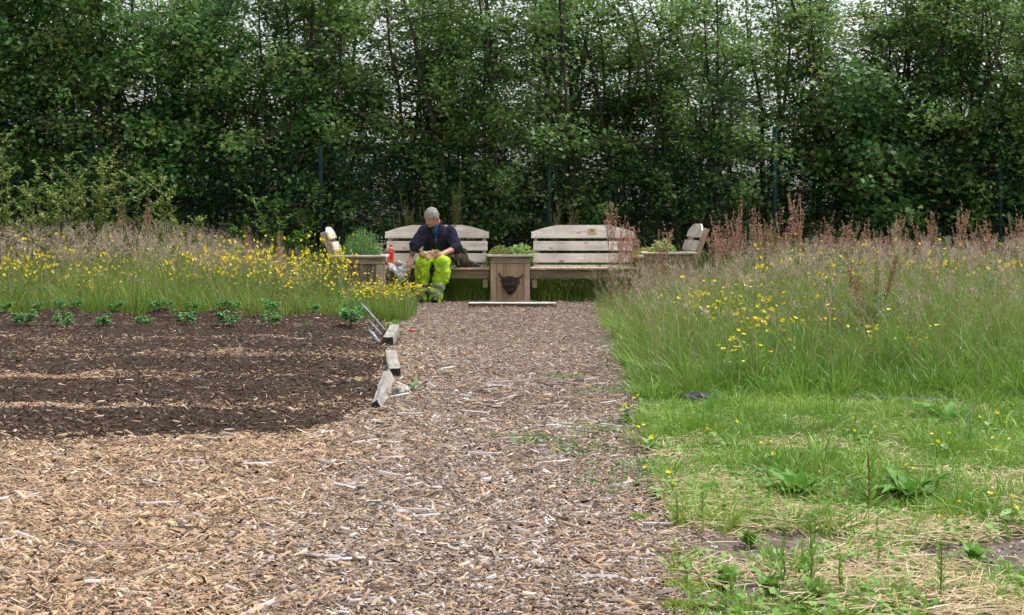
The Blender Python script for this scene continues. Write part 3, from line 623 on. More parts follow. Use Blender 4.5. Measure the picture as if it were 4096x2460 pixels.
# dark understorey of the hedge: a mass nobody could count
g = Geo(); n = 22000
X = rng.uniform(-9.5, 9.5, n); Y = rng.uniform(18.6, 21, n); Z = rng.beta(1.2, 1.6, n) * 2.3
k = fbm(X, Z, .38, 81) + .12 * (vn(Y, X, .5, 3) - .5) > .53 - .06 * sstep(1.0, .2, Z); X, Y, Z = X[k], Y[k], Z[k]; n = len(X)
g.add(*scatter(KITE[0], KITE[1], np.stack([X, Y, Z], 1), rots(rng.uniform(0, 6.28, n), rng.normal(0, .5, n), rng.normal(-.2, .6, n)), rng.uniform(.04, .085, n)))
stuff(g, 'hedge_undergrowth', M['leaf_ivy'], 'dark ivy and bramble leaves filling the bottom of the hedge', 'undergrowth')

# ------------------------------------------------------------------ fence
fence = empty('mesh_fence', (0, 18.2, 0)); tag(fence, 'tall dark green welded mesh fence on square posts in front of the hedge', 'fence')
post_x = [-8.55, -5.58, -2.53, .486, 3.48, 6.46, 9.45]; post_z = [2.0, 1.95, 2.0, 2.22, 2.22, 2.1, 2.1]
def box_geo(g, x0, x1, y0, y1, z0, z1, mi=0):
    V = [(x, y, z) for z in (z0, z1) for y in (y0, y1) for x in (x0, x1)]
    g.add(V, [(0, 1, 3, 2)[::-1], (4, 5, 7, 6), (0, 1, 5, 4), (1, 3, 7, 5), (3, 2, 6, 7), (2, 0, 4, 6)], mi)
for x, z in zip(post_x, post_z):
    g = Geo(); box_geo(g, x - .03, x + .03, -.03, .03, -.2, z); box_geo(g, x - .034, x + .034, -.034, .034, z, z + .008)
    g.build('post', M['fence'], fence)
for i in range(6):
    g = Geo(); x0, x1 = post_x[i] + .035, post_x[i + 1] - .035; zt = min(post_z[i], post_z[i + 1]) - .07
    for x in np.arange(x0, x1, .05): g.add(*tube([(x, -.045, .0), (x, -.045, zt)], .0028, 4))
    for z in np.arange(.1, zt, .2):
        for dy in (-.0395, -.0505): g.add(*tube([(x0, dy, z), (x1, dy, z)], .0032, 4))
    g.build('mesh_panel', M['fence'], fence)

# ------------------------------------------------------------------ carpentry
class Wood:
    def __init__(s): s.bm = bmesh.new()
    def box(s, x0, x1, y0, y1, z0, z1, mi=0, bev=.003, rot=None, piv=None, jit=.0015):
        r = bmesh.ops.create_cube(s.bm, size=1.0); vs = r['verts']
        j = lambda: random.uniform(-jit, jit)
        for v in vs:
            v.co = Vector(((x0 + x1) / 2 + v.co.x * (x1 - x0) + j(), (y0 + y1) / 2 + v.co.y * (y1 - y0) + j(), (z0 + z1) / 2 + v.co.z * (z1 - z0) + j()))
        fs = set(f for v in vs for f in v.link_faces)
        for f in fs: f.material_index = mi
        if bev:
            es = list(set(e for v in vs for e in v.link_edges))
            rb = bmesh.ops.bevel(s.bm, geom=es, offset=bev, segments=1, affect='EDGES'); vs = [v for v in rb['verts']]
            vs = list(set(v for f in rb['faces'] for v in f.verts))
            for f in rb['faces']: f.material_index = mi
        if rot is not None: bmesh.ops.rotate(s.bm, verts=vs, cent=piv, matrix=rot)
        return vs
    def prism(s, pts, y0, y1, mi=0, bev=0):
        """outline in x,z extruded along y"""
        a = [s.bm.verts.new((x, y0, z)) for x, z in pts]; b = [s.bm.verts.new((x, y1, z)) for x, z in pts]; n = len(pts); fs = []
        fs.append(s.bm.faces.new(a)); fs.append(s.bm.faces.new(b[::-1]))
        for i in range(n): fs.append(s.bm.faces.new((a[i], b[i], b[(i + 1) % n], a[(i + 1) % n])))
        for f in fs: f.material_index = mi
        bmesh.ops.recalc_face_normals(s.bm, faces=fs)
        if bev:
            es = [e for e in fs[0].edges]; bmesh.ops.bevel(s.bm, geom=es, offset=bev, segments=2, affect='EDGES')
        return a + b
    def nails(s, pts, y, mi=1, r=.004):
        for x, z in pts:
            s.prism([(x + r * math.cos(k), z + r * math.sin(k)) for k in np.arange(6) * math.pi / 3], y - .0012, y + .002, mi)
    def build(s, name, mats, parent=None):
        bmesh.ops.recalc_face_normals(s.bm, faces=s.bm.faces)
        me = bpy.data.meshes.new(name); s.bm.to_mesh(me); s.bm.free(); return obj_me(name, me, mats, parent)

def make_bench(name, w, loc, rz, label, arch=.085, lean=16, plaque=False, zoff=0):
    """w slat length; origin at ground, x centre, y = seat front; back toward +y"""
    root = empty(name, loc, rz); tag(root, label, 'bench', 'pallet wood benches')
    SW = w / 2 + .03
    # seat of short boards, front to back
    n = int(round(2 * SW / .093)); bw = 2 * SW / n
    sb = Wood()
    for i in range(n):
        sb.box(-SW + i * bw + .0025, -SW + (i + 1) * bw - .0025, -.012 + random.uniform(-.004, .004), .40, .392 + random.uniform(-.002, .001), .415)
    sb.build('seat', [M['slat_y']], root)
    ap = Wood(); ap.box(-SW, SW, .02, .05, .285, .388); ap.build('front_apron', [M['apron']], root)
    ap = Wood(); ap.box(-SW, SW, .34, .37, .285, .388); ap.build('rear_rail', [M['apron']], root)
    for sx in (-1, 1):
        l = Wood(); l.box(sx * (SW - .05) - .03, sx * (SW - .05) + .03, .053, .10, .17, .3 if False else .388); l.box(sx * (SW - .05) - .03, sx * (SW - .05) + .03, .29, .337, -.05, .388); l.build('leg', [M['post']], root)
    # back: frame leans backwards from the seat rear
    piv = Vector((0, .42, .38)); rot = Matrix.Rotation(-R(lean), 3, 'X')
    hw = w / 2; ca = math.cos(R(lean))
    zz = lambda z: .38 + (z - .38) / ca
    for sx in (-1, 1):
        u = Wood(); u.box(sx * (hw - .045) - .022, sx * (hw - .045) + .022, .42, .485, .10, zz(.86) + zoff, rot=rot, piv=piv); u.build('upright', [M['post']], root)
    def slat(z0, z1, x0, x1, nm='back_slat', outline=None):
        s = Wood()
        if outline: vs = s.prism(outline, .396, .418, 0, .003)
        else: s.box(x0, x1, .396, .418, z0, z1)
        npts = [(sx * (hw - .045) + dx, z0 + f * (z1 - z0)) for sx in (-1, 1) for dx in (-.008, .01) for f in (.22, .75)]
        s.nails([p for p in npts if True], .396)
        bmesh.ops.rotate(s.bm, verts=s.bm.verts, cent=piv, matrix=rot)
        return s.build(nm, [M['slat'], M['nail']], root)
    slat(zz(.40), zz(.432), -hw + .01, hw - .01)
    slat(zz(.462), zz(.575), -hw + .008, hw - .012); slat(zz(.61), zz(.725), -hw + .012, hw - .005)
    zb, ze = zz(.765), zz(.845); ol = [(-hw - .012, zb), (hw + .012, zb), (hw + .012, ze)]
    for k in range(13):
        t = k / 12; x = hw * (1 - 2 * t) * .99; ol.append((x, ze + arch * min(1, (1 - abs(1 - 2 * t)) * 2.1) ** .8))
    ol.append((-hw - .012, ze)); top = slat(zb, ze, 0, 0, outline=ol)
    if plaque:
        pl = Wood(); c = .12; z = (zb + ze) / 2 + .045
        pl.box(c - .048, c + .048, .388, .3945, z - .034, z + .034, bev=.002)
        for k in range(3): pl.box(c - .03 + .006 * k, c + .032 - .005 * k, .3868, .3878, z + .014 - k * .012, z + .018 - k * .012, 1, 0)
        bmesh.ops.rotate(pl.bm, verts=pl.bm.verts, cent=piv, matrix=rot)
        pl.build('plaque', [M['brass'], M['nail']], root)
    return root
BY = 16.62
xc = lambda a, b, d: ((a + b) / 2 - 2048) * d / F
left_bench = make_bench('wooden_bench', 1.27, (xc(1540, 1952, 17.05), BY, 0), 0, 'pale pallet wood bench with arched back that the man sits on')
right_bench = make_bench('wooden_bench', 1.26, (xc(2130, 2535, 17.05), BY, 0), 0, 'empty pale pallet wood bench with a small brass plaque on its back', plaque=True)
make_bench('wooden_bench', 1.16, (-1.57, 16.42, 0), R(93.5), 'side bench at the left end seen edge-on, leaning back outwards', lean=22, arch=.06)
make_bench('wooden_bench', 1.16, (1.60, 16.30, .02), R(-90), 'side bench at the right end seen edge-on, leaning back outwards', lean=20, arch=.08, zoff=.02)

def make_planter(w, dep, top, loc, rz, label, dark=False, base=True):
    root = empty('planter_box', loc, rz); tag(root, label, 'planter', 'pallet wood planter boxes')
    h = w / 2; rimt = .024
    r = Wood()
    r.box(-h - .045, h + .045, -.045, .03, top - rimt, top); r.box(-h - .045, h + .045, dep - .03, dep + .045, top - rimt, top)
    for sx in (-1, 1): r.box(min(sx * (h + .045), sx * (h - .03)), max(sx * (h + .045), sx * (h - .03)), .033, dep - .033, top - rimt, top)
    r.build('rim', [M['slat']], root)
    for (y0, y1) in ((.0, .022), (dep - .022, dep)):
        for sx in (-1, 1):
            p = Wood(); a, b = sorted((sx * h, sx * (h - .072))); p.box(a, b, y0, y1, -.04, top - rimt - .083); p.nails([(sx * (h - .036), top * .3), (sx * (h - .03), top * .7)], y0) if y0 == 0 else None; p.build('corner_post', [M['post'], M['nail']], root)
    ra = Wood(); ra.box(-h, h, .0, .024, top - rimt - .080, top - rimt - .002); ra.box(-h, h, dep - .024, dep, top - rimt - .080, top - rimt - .002)
    for sx in (-1, 1):
        a, b = sorted((sx * h, sx * (h - .022))); ra.box(a, b, .027, dep - .027, top - rimt - .080, top - rimt - .002)
    ra.build('top_rail', [M['rail']], root)
    pn = Wood(); xs = [-h + .074, -h + .13, -h + .215, h - .195, h - .125, h - .074]
    xs = np.linspace(-h + .074, h - .074, 5)
    for a, b in zip(xs[:-1], xs[1:]):
        pn.box(a + .001, b - .001, .012, .03, .0, top - rimt - .083, bev=.002); pn.box(a + .001, b - .001, dep - .03, dep - .012, .0, top - rimt - .083, bev=.002)
    for sx in (-1, 1):
        for q in range(4):
            y0 = .03 + q * (dep - .06) / 4; a, b = sorted((sx * (h - .004), sx * (h - .02))); pn.box(a, b, y0 + .001, y0 + (dep - .06) / 4 - .001, .0, top - rimt - .083, bev=.002)
    pn.build('side_boards', [M['darkboard'] if dark else M['board_v']], root)
    c = Wood(); c.box(-h + .03, h - .03, .035, dep - .035, top - .10, top - .055, bev=0); c.build('compost', [M['compost']], root)
    if base:
        b = Wood(); b.box(-h - .04, h + .04, -.03, -.004, -.05, .022); b.build('plinth', [M['rail']], root)
    return root
pl_c = make_planter(.475, .45, .574, (xc(1962, 2120, 16.6), 16.58, .0), 0, 'square wooden planter between the two front benches with a carved bull head')
pl_l = make_planter(.50, .42, .59, (xc(1350, 1532, 15.6), 15.55, 0), 0, 'wooden planter at the left end half hidden by buttercups', dark=True, base=False)
pl_r = make_planter(.52, .42, .625, (xc(2580, 2772, 15.5), 15.45, 0), R(-1.5), 'wooden planter at the right end in the long grass', base=False)
pl_rc = make_planter(.48, .45, .56, (1.80, 16.72, 0), 0, 'corner planter behind the right end planter', base=False)
pl_lc = make_planter(.48, .45, .56, (-1.95, 16.72, 0), 0, 'corner planter behind the left end planter', dark=True, base=False)

# carved bull head
bh = empty('bull_head_carving', (xc(1994, 2091, 16.57), 16.592, CH - (1137 - YH) * 16.57 / F)); tag(bh, 'dark carved wooden bull head with horns mounted on the centre planter', 'wood carving')
def qq(pts): return [((x - 1165) / 2727.0, -(y - 520) / 2727.0) for x, y in pts]
def prism_obj(name, pts, y0, y1, mat, parent, bev=.004):
    w = Wood(); w.prism(qq(pts), y0, y1, 0, bev); return w.build(name, [mat], parent)
prism_obj('horn', [(945, 350), (880, 342), (820, 292), (785, 215), (775, 150), (790, 118), (820, 200), (870, 262), (950, 295)], -.032, -.004, M['charred'], bh)
prism_obj('horn', [(1335, 310), (1420, 297), (1490, 265), (1530, 220), (1560, 175), (1573, 195), (1555, 250), (1510, 310), (1450, 347), (1370, 365), (1340, 350)], -.032, -.004, M['charred'], bh)
prism_obj('ear', [(940, 352), (850, 368), (815, 405), (830, 437), (885, 440), (925, 410)], -.036, -.006, M['charred'], bh)
prism_obj('ear', [(1360, 360), (1440, 400), (1487, 435), (1480, 475), (1400, 475), (1375, 440)], -.036, -.006, M['charred'], bh)
prism_obj('face', [(930, 300), (1040, 264), (1150, 253), (1260, 275), (1340, 308), (1375, 400), (1397, 520), (1360, 650), (1310, 760), (1240, 820), (1205, 835), (1180, 862), (1135, 868), (1080, 830), (1010, 770), (950, 680), (900, 590), (888, 500), (900, 420)], -.042, -.002, M['charred'], bh)
prism_obj('fringe', [(965, 295), (1050, 272), (1150, 262), (1255, 282), (1330, 320), (1352, 420), (1340, 540), (1310, 592), (1290, 540), (1250, 606), (1225, 552), (1190, 580), (1150, 542), (1090, 578), (1060, 545), (1030, 598), (1000, 545), (960, 562), (920, 480), (935, 380)], -.056, -.0425, M['charred'], bh)
prism_obj('nose_bridge', [(1070, 632), (1140, 572), (1208, 632)], -.062, -.0425, M['charred'], bh)
prism_obj('muzzle', [(1035, 648), (1240, 650), (1262, 690), (1222, 740), (1130, 756), (1040, 735), (1015, 690)], -.070, -.0425, M['charred'], bh, .006)

# white topped plank in front of the centre planter
pk = empty('step_plank', (0, 15.6, 0)); tag(pk, 'low plank with flaking white top lying in front of the centre planter', 'plank')
x0, x1 = (1872 - 2048) * 15.5 / F, (2228 - 2048) * 15.5 / F
w = Wood(); w.box(x0, x1, -.05, .20, -.03, .042, bev=.004); w.build('board', [M['plank_dark']], pk)
w = Wood(); w.box(x0 + .003, x1 - .003, -.046, .197, .0421, .0465, bev=.001); w.build('painted_top', [M['whitewash']], pk)

# border timbers
def timber(name, a, b, wd, ht, label, roll=0, z=0.0, jag=.004, grp=True):
    """a,b = near and far end centres on the ground"""
    a = Vector(a); b = Vector(b); L = (b - a).length; root_m = bmesh.new(); n = 9; rings = []
    for i in range(n):
        t = i / (n - 1); ex = 0 if 0 < i < n - 1 else 1
        ring = []
        for (sx, sz) in ((-1, 0), (1, 0), (1, .5), (1, 1), (0, 1), (-1, 1), (-1, .5)):
            jx = random.uniform(-.004, .004); yy = t * L + (random.uniform(-jag, jag) if ex else 0)
            cut = .94 if (sz in (0, 1) and sx != 0) else 1
            ring.append(root_m.verts.new((sx * wd / 2 * cut + jx, yy, (sz - .0) * ht + random.uniform(-.003, .003))))
        rings.append(ring)
    for i in range(n - 1):
        for j in range(7):
            root_m.faces.new((rings[i][j], rings[i][(j + 1) % 7], rings[i + 1][(j + 1) % 7], rings[i + 1][j]))
    f1 = root_m.faces.new(rings[0]); f2 = root_m.faces.new(rings[-1][::-1]); f1.material_index = f2.material_index = 1
    bmesh.ops.recalc_face_normals(root_m, faces=root_m.faces)
    me = bpy.data.meshes.new(name); root_m.to_mesh(me); root_m.free()
    o = obj_me(name, me, [M['oldtimber'], M['timber_end']]); d = b - a
    o.location = a; o.rotation_euler = Vector((d.x, d.y, 0)).to_track_quat('Y', 'Z').to_euler()
    o.rotation_euler = (math.atan2(d.z, math.hypot(d.x, d.y)), R(roll), math.atan2(-d.x, d.y))
    tag(o, label, 'timber', 'old timbers edging the bed'); return o
timber('border_timber', (-.94, 10.42, 0), (-1.0, 11.75, 0), .078, .078, 'square grey timber farthest from the viewer with a dark rotten end')
timber('border_timber', (-.712, 8.33, -.01), (-.835, 9.45, 0), .076, .068, 'flat grey timber in the middle of the three along the path')
timber('border_timber', (-.64, 6.78, -.015), (-.695, 8.1, .0), .036, .082, 'thin weathered board tilted on edge, nearest of the three timbers', roll=-28, jag=.010)

def strip(p0, p1, w, label):
    g = Geo(); p0 = Vector(p0); p1 = Vector(p1); d = (p1 - p0); s = Vector((d.z, 0, -d.x)).normalized() * w / 2; n = 7; V = []
    for i in range(n):
        t = i / (n - 1); c = p0 + d * t; ww = (1 if t < .75 else 1 - (t - .75) * 2.6) * random.uniform(.85, 1.1); bow = .012 * math.sin(t * 3.14)
        for dy in (0, .006):
            V.append(c - s * ww + Vector((0, bow + dy, 0))); V.append(c + s * ww + Vector((0, bow + dy * .4, 0)))
    Fc = []
    for i in range(n - 1):
        a = i * 4; b = a + 4
        Fc += [(a, a + 1, b + 1, b), (a + 3, a + 2, b + 2, b + 3), (a + 1, a + 3, b + 3, b + 1), (a + 2, a, b, b + 2)]
    Fc += [(0, 2, 3, 1), (4 * n - 4, 4 * n - 3, 4 * n - 1, 4 * n - 2)]
    g.add([tuple(v) for v in V], Fc); o = g.build('grey_stake', M['slate']); tag(o, label, 'stake', 'grey strips leaning at the bed corner')
strip(P(1542, 1326, 11.95), P(1440, 1208, 12.1), .022, 'longest grey strip leaning left at the bed corner')
strip(P(1528, 1345, 11.4), P(1471, 1278, 11.5), .024, 'middle short grey strip leaning beside the far timber')
strip(P(1522, 1380, 10.7), P(1472, 1316, 10.8), .030, 'nearest short wide grey strip leaning beside the far timber')

def lump(name, loc, sc3, seed, mat, label, cat, amp=.3, sub=4, fr=2.0):
    bm = bmesh.new(); bmesh.ops.create_icosphere(bm, subdivisions=sub, radius=1)
    for v in bm.verts:
        nn = mnoise.fractal(v.co * fr + Vector((seed, 0, 0)), 1, 2, 4); v.co = v.co * (1 + amp * nn); v.co = Vector((v.co.x * sc3[0], v.co.y * sc3[1], v.co.z * sc3[2]))
    me = bpy.data.meshes.new(name); bm.to_mesh(me); bm.free(); o = obj_me(name, me, mat, smooth=True); o.location = loc
    if label: tag(o, label, cat)
    return o
lump('concrete_lump', (-.60, 7.42, .02), (.052, .06, .042), 3, M['stone'], 'rough lump of old concrete beside the tilted timber', 'rubble', .35)
lump('red_wrapper', P(1648, 1322, 11.0), (.034, .02, .010), 9, M['redplastic'], 'small red plastic scrap on the wood chips by the far timber', 'litter', .25, 3)
lump('black_sheeting', (.95, 7.04, .03), (.10, .09, .035), 5, M['blacksheet'], 'torn black plastic sheeting poking out under the long grass', 'sheeting', .35, 4, 2.6)
lump('black_sheeting', (1.98, 7.02, .02), (.36, .10, .03), 6, M['blacksheet'], 'long flap of black sheeting under the grass at right', 'sheeting', .35, 4, 2.6)

# ------------------------------------------------------------------ plants
def leaf_mesh(L, Wd, wav=.06, droop=.4, n=7, lobes=0, r=random):
    V = []; ph = r.uniform(0, 6)
    for i in range(n + 1):
        t = i / n; w = Wd / 2 * max(.04, math.sin(math.pi * min(1, t ** .75)) ** .8) * (1 + .12 * math.sin(t * 19 + ph))
        if lobes: w *= .55 + .45 * abs(math.sin(t * lobes * math.pi))
        y = L * t * (1 - .2 * droop * t); z = L * (.42 * t - droop * t * t)
        for s in (-1, -.5, 0, .5, 1):
            V.append((s * w, y, z + abs(s) * w * .35 + wav * Wd * math.sin(t * 14 + s * 3 + ph) * abs(s)))
    Fc = [(i * 5 + j, i * 5 + j + 1, (i + 1) * 5 + j + 1, (i + 1) * 5 + j) for i in range(n) for j in range(4)]
    return np.array(V), np.array(Fc)
def xf(V, az, tilt, pos, s=1.0):
    Rm = rots(np.array([az]), None, np.array([tilt]))[0]; return (np.asarray(V) * s) @ Rm.T + np.asarray(pos)

def potato(seed, h):
    r = random.Random(seed); root = empty('potato_plant'); sg = Geo(); lg = Geo()
    for s in range(5):
        az = r.uniform(0, 6.28); t = np.linspace(0, 1, 5); ln = r.uniform(.1, .45) * h
        st = np.stack([math.cos(az) * ln * t, math.sin(az) * ln * t, h * t * r.uniform(.65, .95)], 1); sg.add(*tube(st, .004 * (1 - .5 * t), 5))
        for k in range(6):
            tt = .35 + .65 * (k + .5) / 6; p = np.array([np.interp(tt, t, st[:, c]) for c in range(3)]); a2 = az + r.uniform(-2.2, 2.2); L = r.uniform(.28, .42) * h
            d = np.array([math.cos(a2), math.sin(a2), .25])
            for j in range(5):
                u = .35 + .65 * (j // 2 + 1) / 3; side = (0 if j == 4 else (-1 if j % 2 else 1)); pp = p + d * L * u * .8; pp[2] -= .25 * L * u * u
                V, Fc = leaf_mesh(L * .66 * (1.2 if side == 0 else .9), L * .46, .05, .5, 4, r=r); lg.add(xf(V, a2 - math.pi / 2 + side * 1.1, r.uniform(-.3, .3), pp), Fc)
    sg.build('stem', M['plantstem'], root); lg.build('leaves', M['potato'], root, smooth=True); return root
pots = [potato(i, .16) for i in range(4)]; npot = 0
def place(protos, used, i):
    if used[i] is False: used[i] = True; return protos[i]
    return copy_thing(protos[i])
pu = [False] * 4
for k, (px, pt) in enumerate(POT_REAR):
    o = place(pots, pu, k % 4); X = (px - 2048) * 12.9 / F; z = float(gz(X, 12.9)) + .01; o.location = (X, 12.9, z)
    s = max(.7, (CH - (pt - YH) * 12.9 / F - z) / .098); o.scale = (s,) * 3; o.rotation_euler = (0, 0, k * 1.7)
    tag(o, f'leafy potato plant in the rear row at the meadow edge, {ordn[k]} from the left', 'potato plant', 'potato plants in the bed')
for k, px in enumerate(POT_FRONT):
    o = place(pots, pu, (k * 3 + 1) % 4); Y0 = 11.78 + .05 * math.sin(k * 2.3); X = (px - 2048) * Y0 / F; o.location = (X, Y0, float(gz(X, Y0)) - .01)
    s = [1.1, 1.0, .82, .8, 1.05, 1.1, .95, .4, 1.35][k]; o.scale = (s,) * 3; o.rotation_euler = (0, 0, k * 2.1)
    tag(o, f'{"tiny potato shoot" if s < .4 else "young potato plant"} in the front row on the ridge, {ordn[k]} from the left', 'potato plant', 'potato plants in the bed')

# buttercups
def flower_mesh(seed):
    r = random.Random(seed); V = []; Fc = []
    for k in range(5):
        a = k * 2 * math.pi / 5; c, s = math.cos(a), math.sin(a)
        for (x, y, z) in ((0, .10, 0), (-.54, .56, .38), (-.34, .92, .68), (.34, .92, .68), (.54, .56, .38)): V.append((x * c - y * s, x * s + y * c, z))
        b = k * 5; Fc += [(b, b + 1, b + 2, b + 3), (b, b + 3, b + 4, b + 4)]
    return np.array(V), np.array(Fc)
FL = flower_mesh(1)
def buttercup(seed, h, nf, sp, size=.0158):
    r = np.random.default_rng(seed); root = empty('buttercup_plant'); sg = Geo(); fl = []
    for k in range(nf):
        az = r.uniform(0, 6.28); ln = sp * r.uniform(.1, 1); hh = h * r.uniform(.62, 1.1); t = np.linspace(0, 1, 6)
        st = np.stack([math.cos(az) * ln * t ** 1.6, math.sin(az) * ln * t ** 1.6, hh * t], 1) + np.cumsum(r.normal(0, .008, (6, 3)), 0); sg.add(*tube(st, .0016, 3))
        s = size * r.uniform(.75, 1.15); ff = Geo(); Rm = rots(np.array([r.uniform(0, 6.28)]), np.array([r.normal(0, .5)]), np.array([r.uniform(-.1, 1.1)]))
        V, Fc = scatter(FL[0], FL[1][:, :4], np.zeros((1, 3)), Rm, np.array([s])); fo = Geo(); fo.add(V, Fc[:, :4]); o = fo.build('flower', M['petal'], root); o.location = st[-1]
    for k in range(10):
        V, Fc = leaf_mesh(.06, .03, r=random); a = r.uniform(0, 6.28); sg.add(xf(V, a, 0, (0, 0, r.uniform(.02, .5) * h)), Fc)
    sg.build('stem', M['plantstem'], root); return root
bc = [buttercup(300 + i, .5, [7, 8, 9, 10, 8][i], [.12, .16, .2, .22, .25][i]) for i in range(5)]; bu = [False] * 5
def put_bc(n, fx, group, label, hs):
    k = 0; tries = 0; L_ = []
    while k < n and tries < 5000:
        tries += 1; x, y, ok = fx()
        if not ok: continue
        i = k % 5; o = place(bc, bu, i); o.location = (x, y, float(gz(x, y))); s = hs(x, y); o.scale = (1, 1, s); o.rotation_euler = (0, 0, rng.uniform(0, 6.28))
        tag(o, label, 'buttercup', group); k += 1; L_.append(o)
    if n <= 20:
        for j, o in enumerate(sorted(L_, key=lambda o: o.location.x / o.location.y)): o["label"] = label + ', ' + ordn[j] + ' from left'
def fA():
    px = 2048 - abs(rng.normal(0, 620)) - 330; y = rng.uniform(13.4, 15.9); x = (px - 2048) * y / F
    return x, y, left_meadow(x, y) and px > 650
put_bc(130, fA, 'buttercups in front of the left benches', 'yellow buttercups massed in the grass in front of the left benches', lambda x, y: rng.uniform(.8, 1.5) if x < -1.75 else rng.uniform(.45, .85))
def fA2():
    y = rng.uniform(13.6, 16.3); x = rng.uniform(-5.9, -2.8); return x, y, True
put_bc(58, fA2, 'buttercups at the far left', 'yellow buttercup among purplish grass at the far left', lambda x, y: rng.uniform(.8, 1.5))
def fB():
    y = rng.normal(9.3, .45); x = ((2950 + rng.normal(0, 130)) - 2048) * y / F; return x, y, right_meadow(x, y)
put_bc(13, fB, 'buttercup patch right of the path', 'yellow buttercup in the dense patch right of the path', lambda x, y: rng.uniform(.72, .92))
def fC():
    y = rng.uniform(10.5, 15.5); x = rng.uniform(1.4, 5.6); return x, y, right_meadow(x, y) and (x > 2.4 or rng.random() < .25)
put_bc(34, fC, 'buttercups in the back of the right meadow', 'yellow buttercups among purplish grass in the back of the right meadow', lambda x, y: rng.uniform(1.05, 1.45))
def fD():
    y = rng.uniform(7.3, 9); x = rng.uniform(.9, 3.2); return x, y, right_meadow(x, y)
put_bc(9, fD, 'buttercups at the front of the right meadow', 'lone yellow buttercup in the front of the right meadow', lambda x, y: rng.uniform(.5, .75))
bcs = [buttercup(340 + i, .12, 3, .08, .009) for i in range(2)]
k = 0; LB = []
for (px, py) in [(2515, 1640), (2865, 1745), (3080, 1820), (3470, 1720), (3760, 1790), (3950, 1700), (3990, 1800), (3830, 2090), (4050, 2080), (2660, 1950), (3600, 1930), (4000, 1640), (2590, 1760)]:
    d = 5060 / (py + 60 - 904); o = bcs[k] if k < 2 else copy_thing(bcs[k % 2]); o.location = ((px - 2048) * d / F, d, 0.0); o.rotation_euler = (0, 0, k * 1.3); s = rng.uniform(.8, 1.3); o.scale = (s, s, s)
    tag(o, 'x', 'buttercup', 'low buttercups in the foreground'); k += 1; LB.append(o)
for j, o in enumerate(sorted(LB, key=lambda o: o.location.x / o.location.y)): o["label"] = 'low yellow buttercup in the short weeds at lower right, ' + ordn[j] + ' from left'

# sorrel
def spike_plant(name, seed, h, nst, mat, stemmat, fl=140, wid=.018, sz=.010, sprd=.16, leaves=4, frac=.45, lmat=None):
    r = np.random.default_rng(seed); root = empty(name); sg = Geo(); fg = Geo()
    for s in range(nst):
        az = r.uniform(0, 6.28); ln = sprd * r.uniform(.1, 1) * h; hh = h * r.uniform(.75, 1.05); t = np.linspace(0, 1, 6)
        st = np.stack([math.cos(az) * ln * t ** 1.3, math.sin(az) * ln * t ** 1.3, hh * t], 1); sg.add(*tube(st, .003 * (1 - .6 * t), 4))
        arms = [st[3:]]
        for b in range(5):
            tt = r.uniform(1 - frac, .88); p = np.array([np.interp(tt, t, st[:, c]) for c in range(3)]); a2 = r.uniform(0, 6.28); L = h * r.uniform(.14, .26); u = np.linspace(0, 1, 4)
            br = p + np.stack([math.cos(a2) * L * .35 * u ** .7, math.sin(a2) * L * .35 * u ** .7, L * u], 1); sg.add(*tube(br, .0016, 3)); arms.append(br)
        for ar in arms:
            n = fl // 6; u = np.sort(r.random(n)) * (len(ar) - 1); i = np.clip(u.astype(int), 0, len(ar) - 2); f = (u - i)[:, None]
            lev = np.round(u * 9) / 9
            c = ar[i] * (1 - f) + ar[i + 1] * f + r.normal(0, wid * .5, (n, 3)) * (1 - .5 * u / (len(ar) - 1))[:, None]
            fg.add(*scatter(KITE[0], KITE[1], c, rots(r.uniform(0, 6.28, n), r.normal(0, .5, n), r.uniform(.4, 2.4, n)), np.stack([sz * r.uniform(.8, 1.5, n)] * 3, 1)))
            fg.add(*scatter(KITE[0], KITE[1], c, rots(r.uniform(0, 6.28, n), r.normal(0, .5, n), r.uniform(.4, 2.4, n)), np.stack([sz * r.uniform(.8, 1.5, n)] * 3, 1)))
    sg.build('stem', stemmat, root); fg.build('seed_spike', mat, root)
    if leaves:
        lg = Geo()
        for k in range(leaves):
            V, Fc = leaf_mesh(.16 * r.uniform(.7, 1.3), .04, .1, .5); lg.add(xf(V, r.uniform(0, 6.28), r.uniform(-.2, .5), (r.normal(0, .02), r.normal(0, .02), h * r.uniform(.02, .6))), Fc)
        lg.build('leaves', lmat or M['dock'], root, smooth=True)
    return root
sor = [spike_plant('sorrel_plant', 400 + i, .85, [3, 4, 5][i], M['sorrel'], M['redstem']) for i in range(3)]; su = [False] * 3
sp = [(2440, 805, 14.6), (2545, 905, 15.3), (2640, 905, 15.2), (2500, 860, 14.9), (2860, 880, 15.5), (2890, 900, 15.0), (2950, 810, 16.0), (3025, 830, 15.6), (3100, 850, 16.0), (3200, 760, 15.4), (3150, 870, 15.0), (3310, 865, 15.8), (3420, 870, 15.4), (3480, 890, 16.2), (3600, 850, 15.5), (3730, 845, 16.0), (3830, 825, 15.2), (3960, 880, 15.8), (4050, 845, 15.4), (2470, 930, 15.8), (3050, 905, 15.5), (3360, 900, 16.4), (3560, 890, 15.0), (3680, 900, 15.6), (3900, 895, 16.2), (4090, 885, 15.9), (2920, 905, 15.8)]
sp.sort()
for k, (px, py, d) in enumerate(sp):
    o = place(sor, su, k % 3); p = P(px, py, d); z = float(gz(p.x, d)); o.location = (p.x, d, z); s = (p.z - z) / .88; o.scale = (min(1, s),  min(1, s), s); o.rotation_euler = (0, 0, k * 2.4)
    tag(o, f'{"tall" if s > .95 else "shorter"} reddish sorrel clump right of the path, {ordn[k] if k < 24 else ["third last", "second last", "last"][k - 24]} from the left', 'sorrel', 'reddish sorrel right of the path')
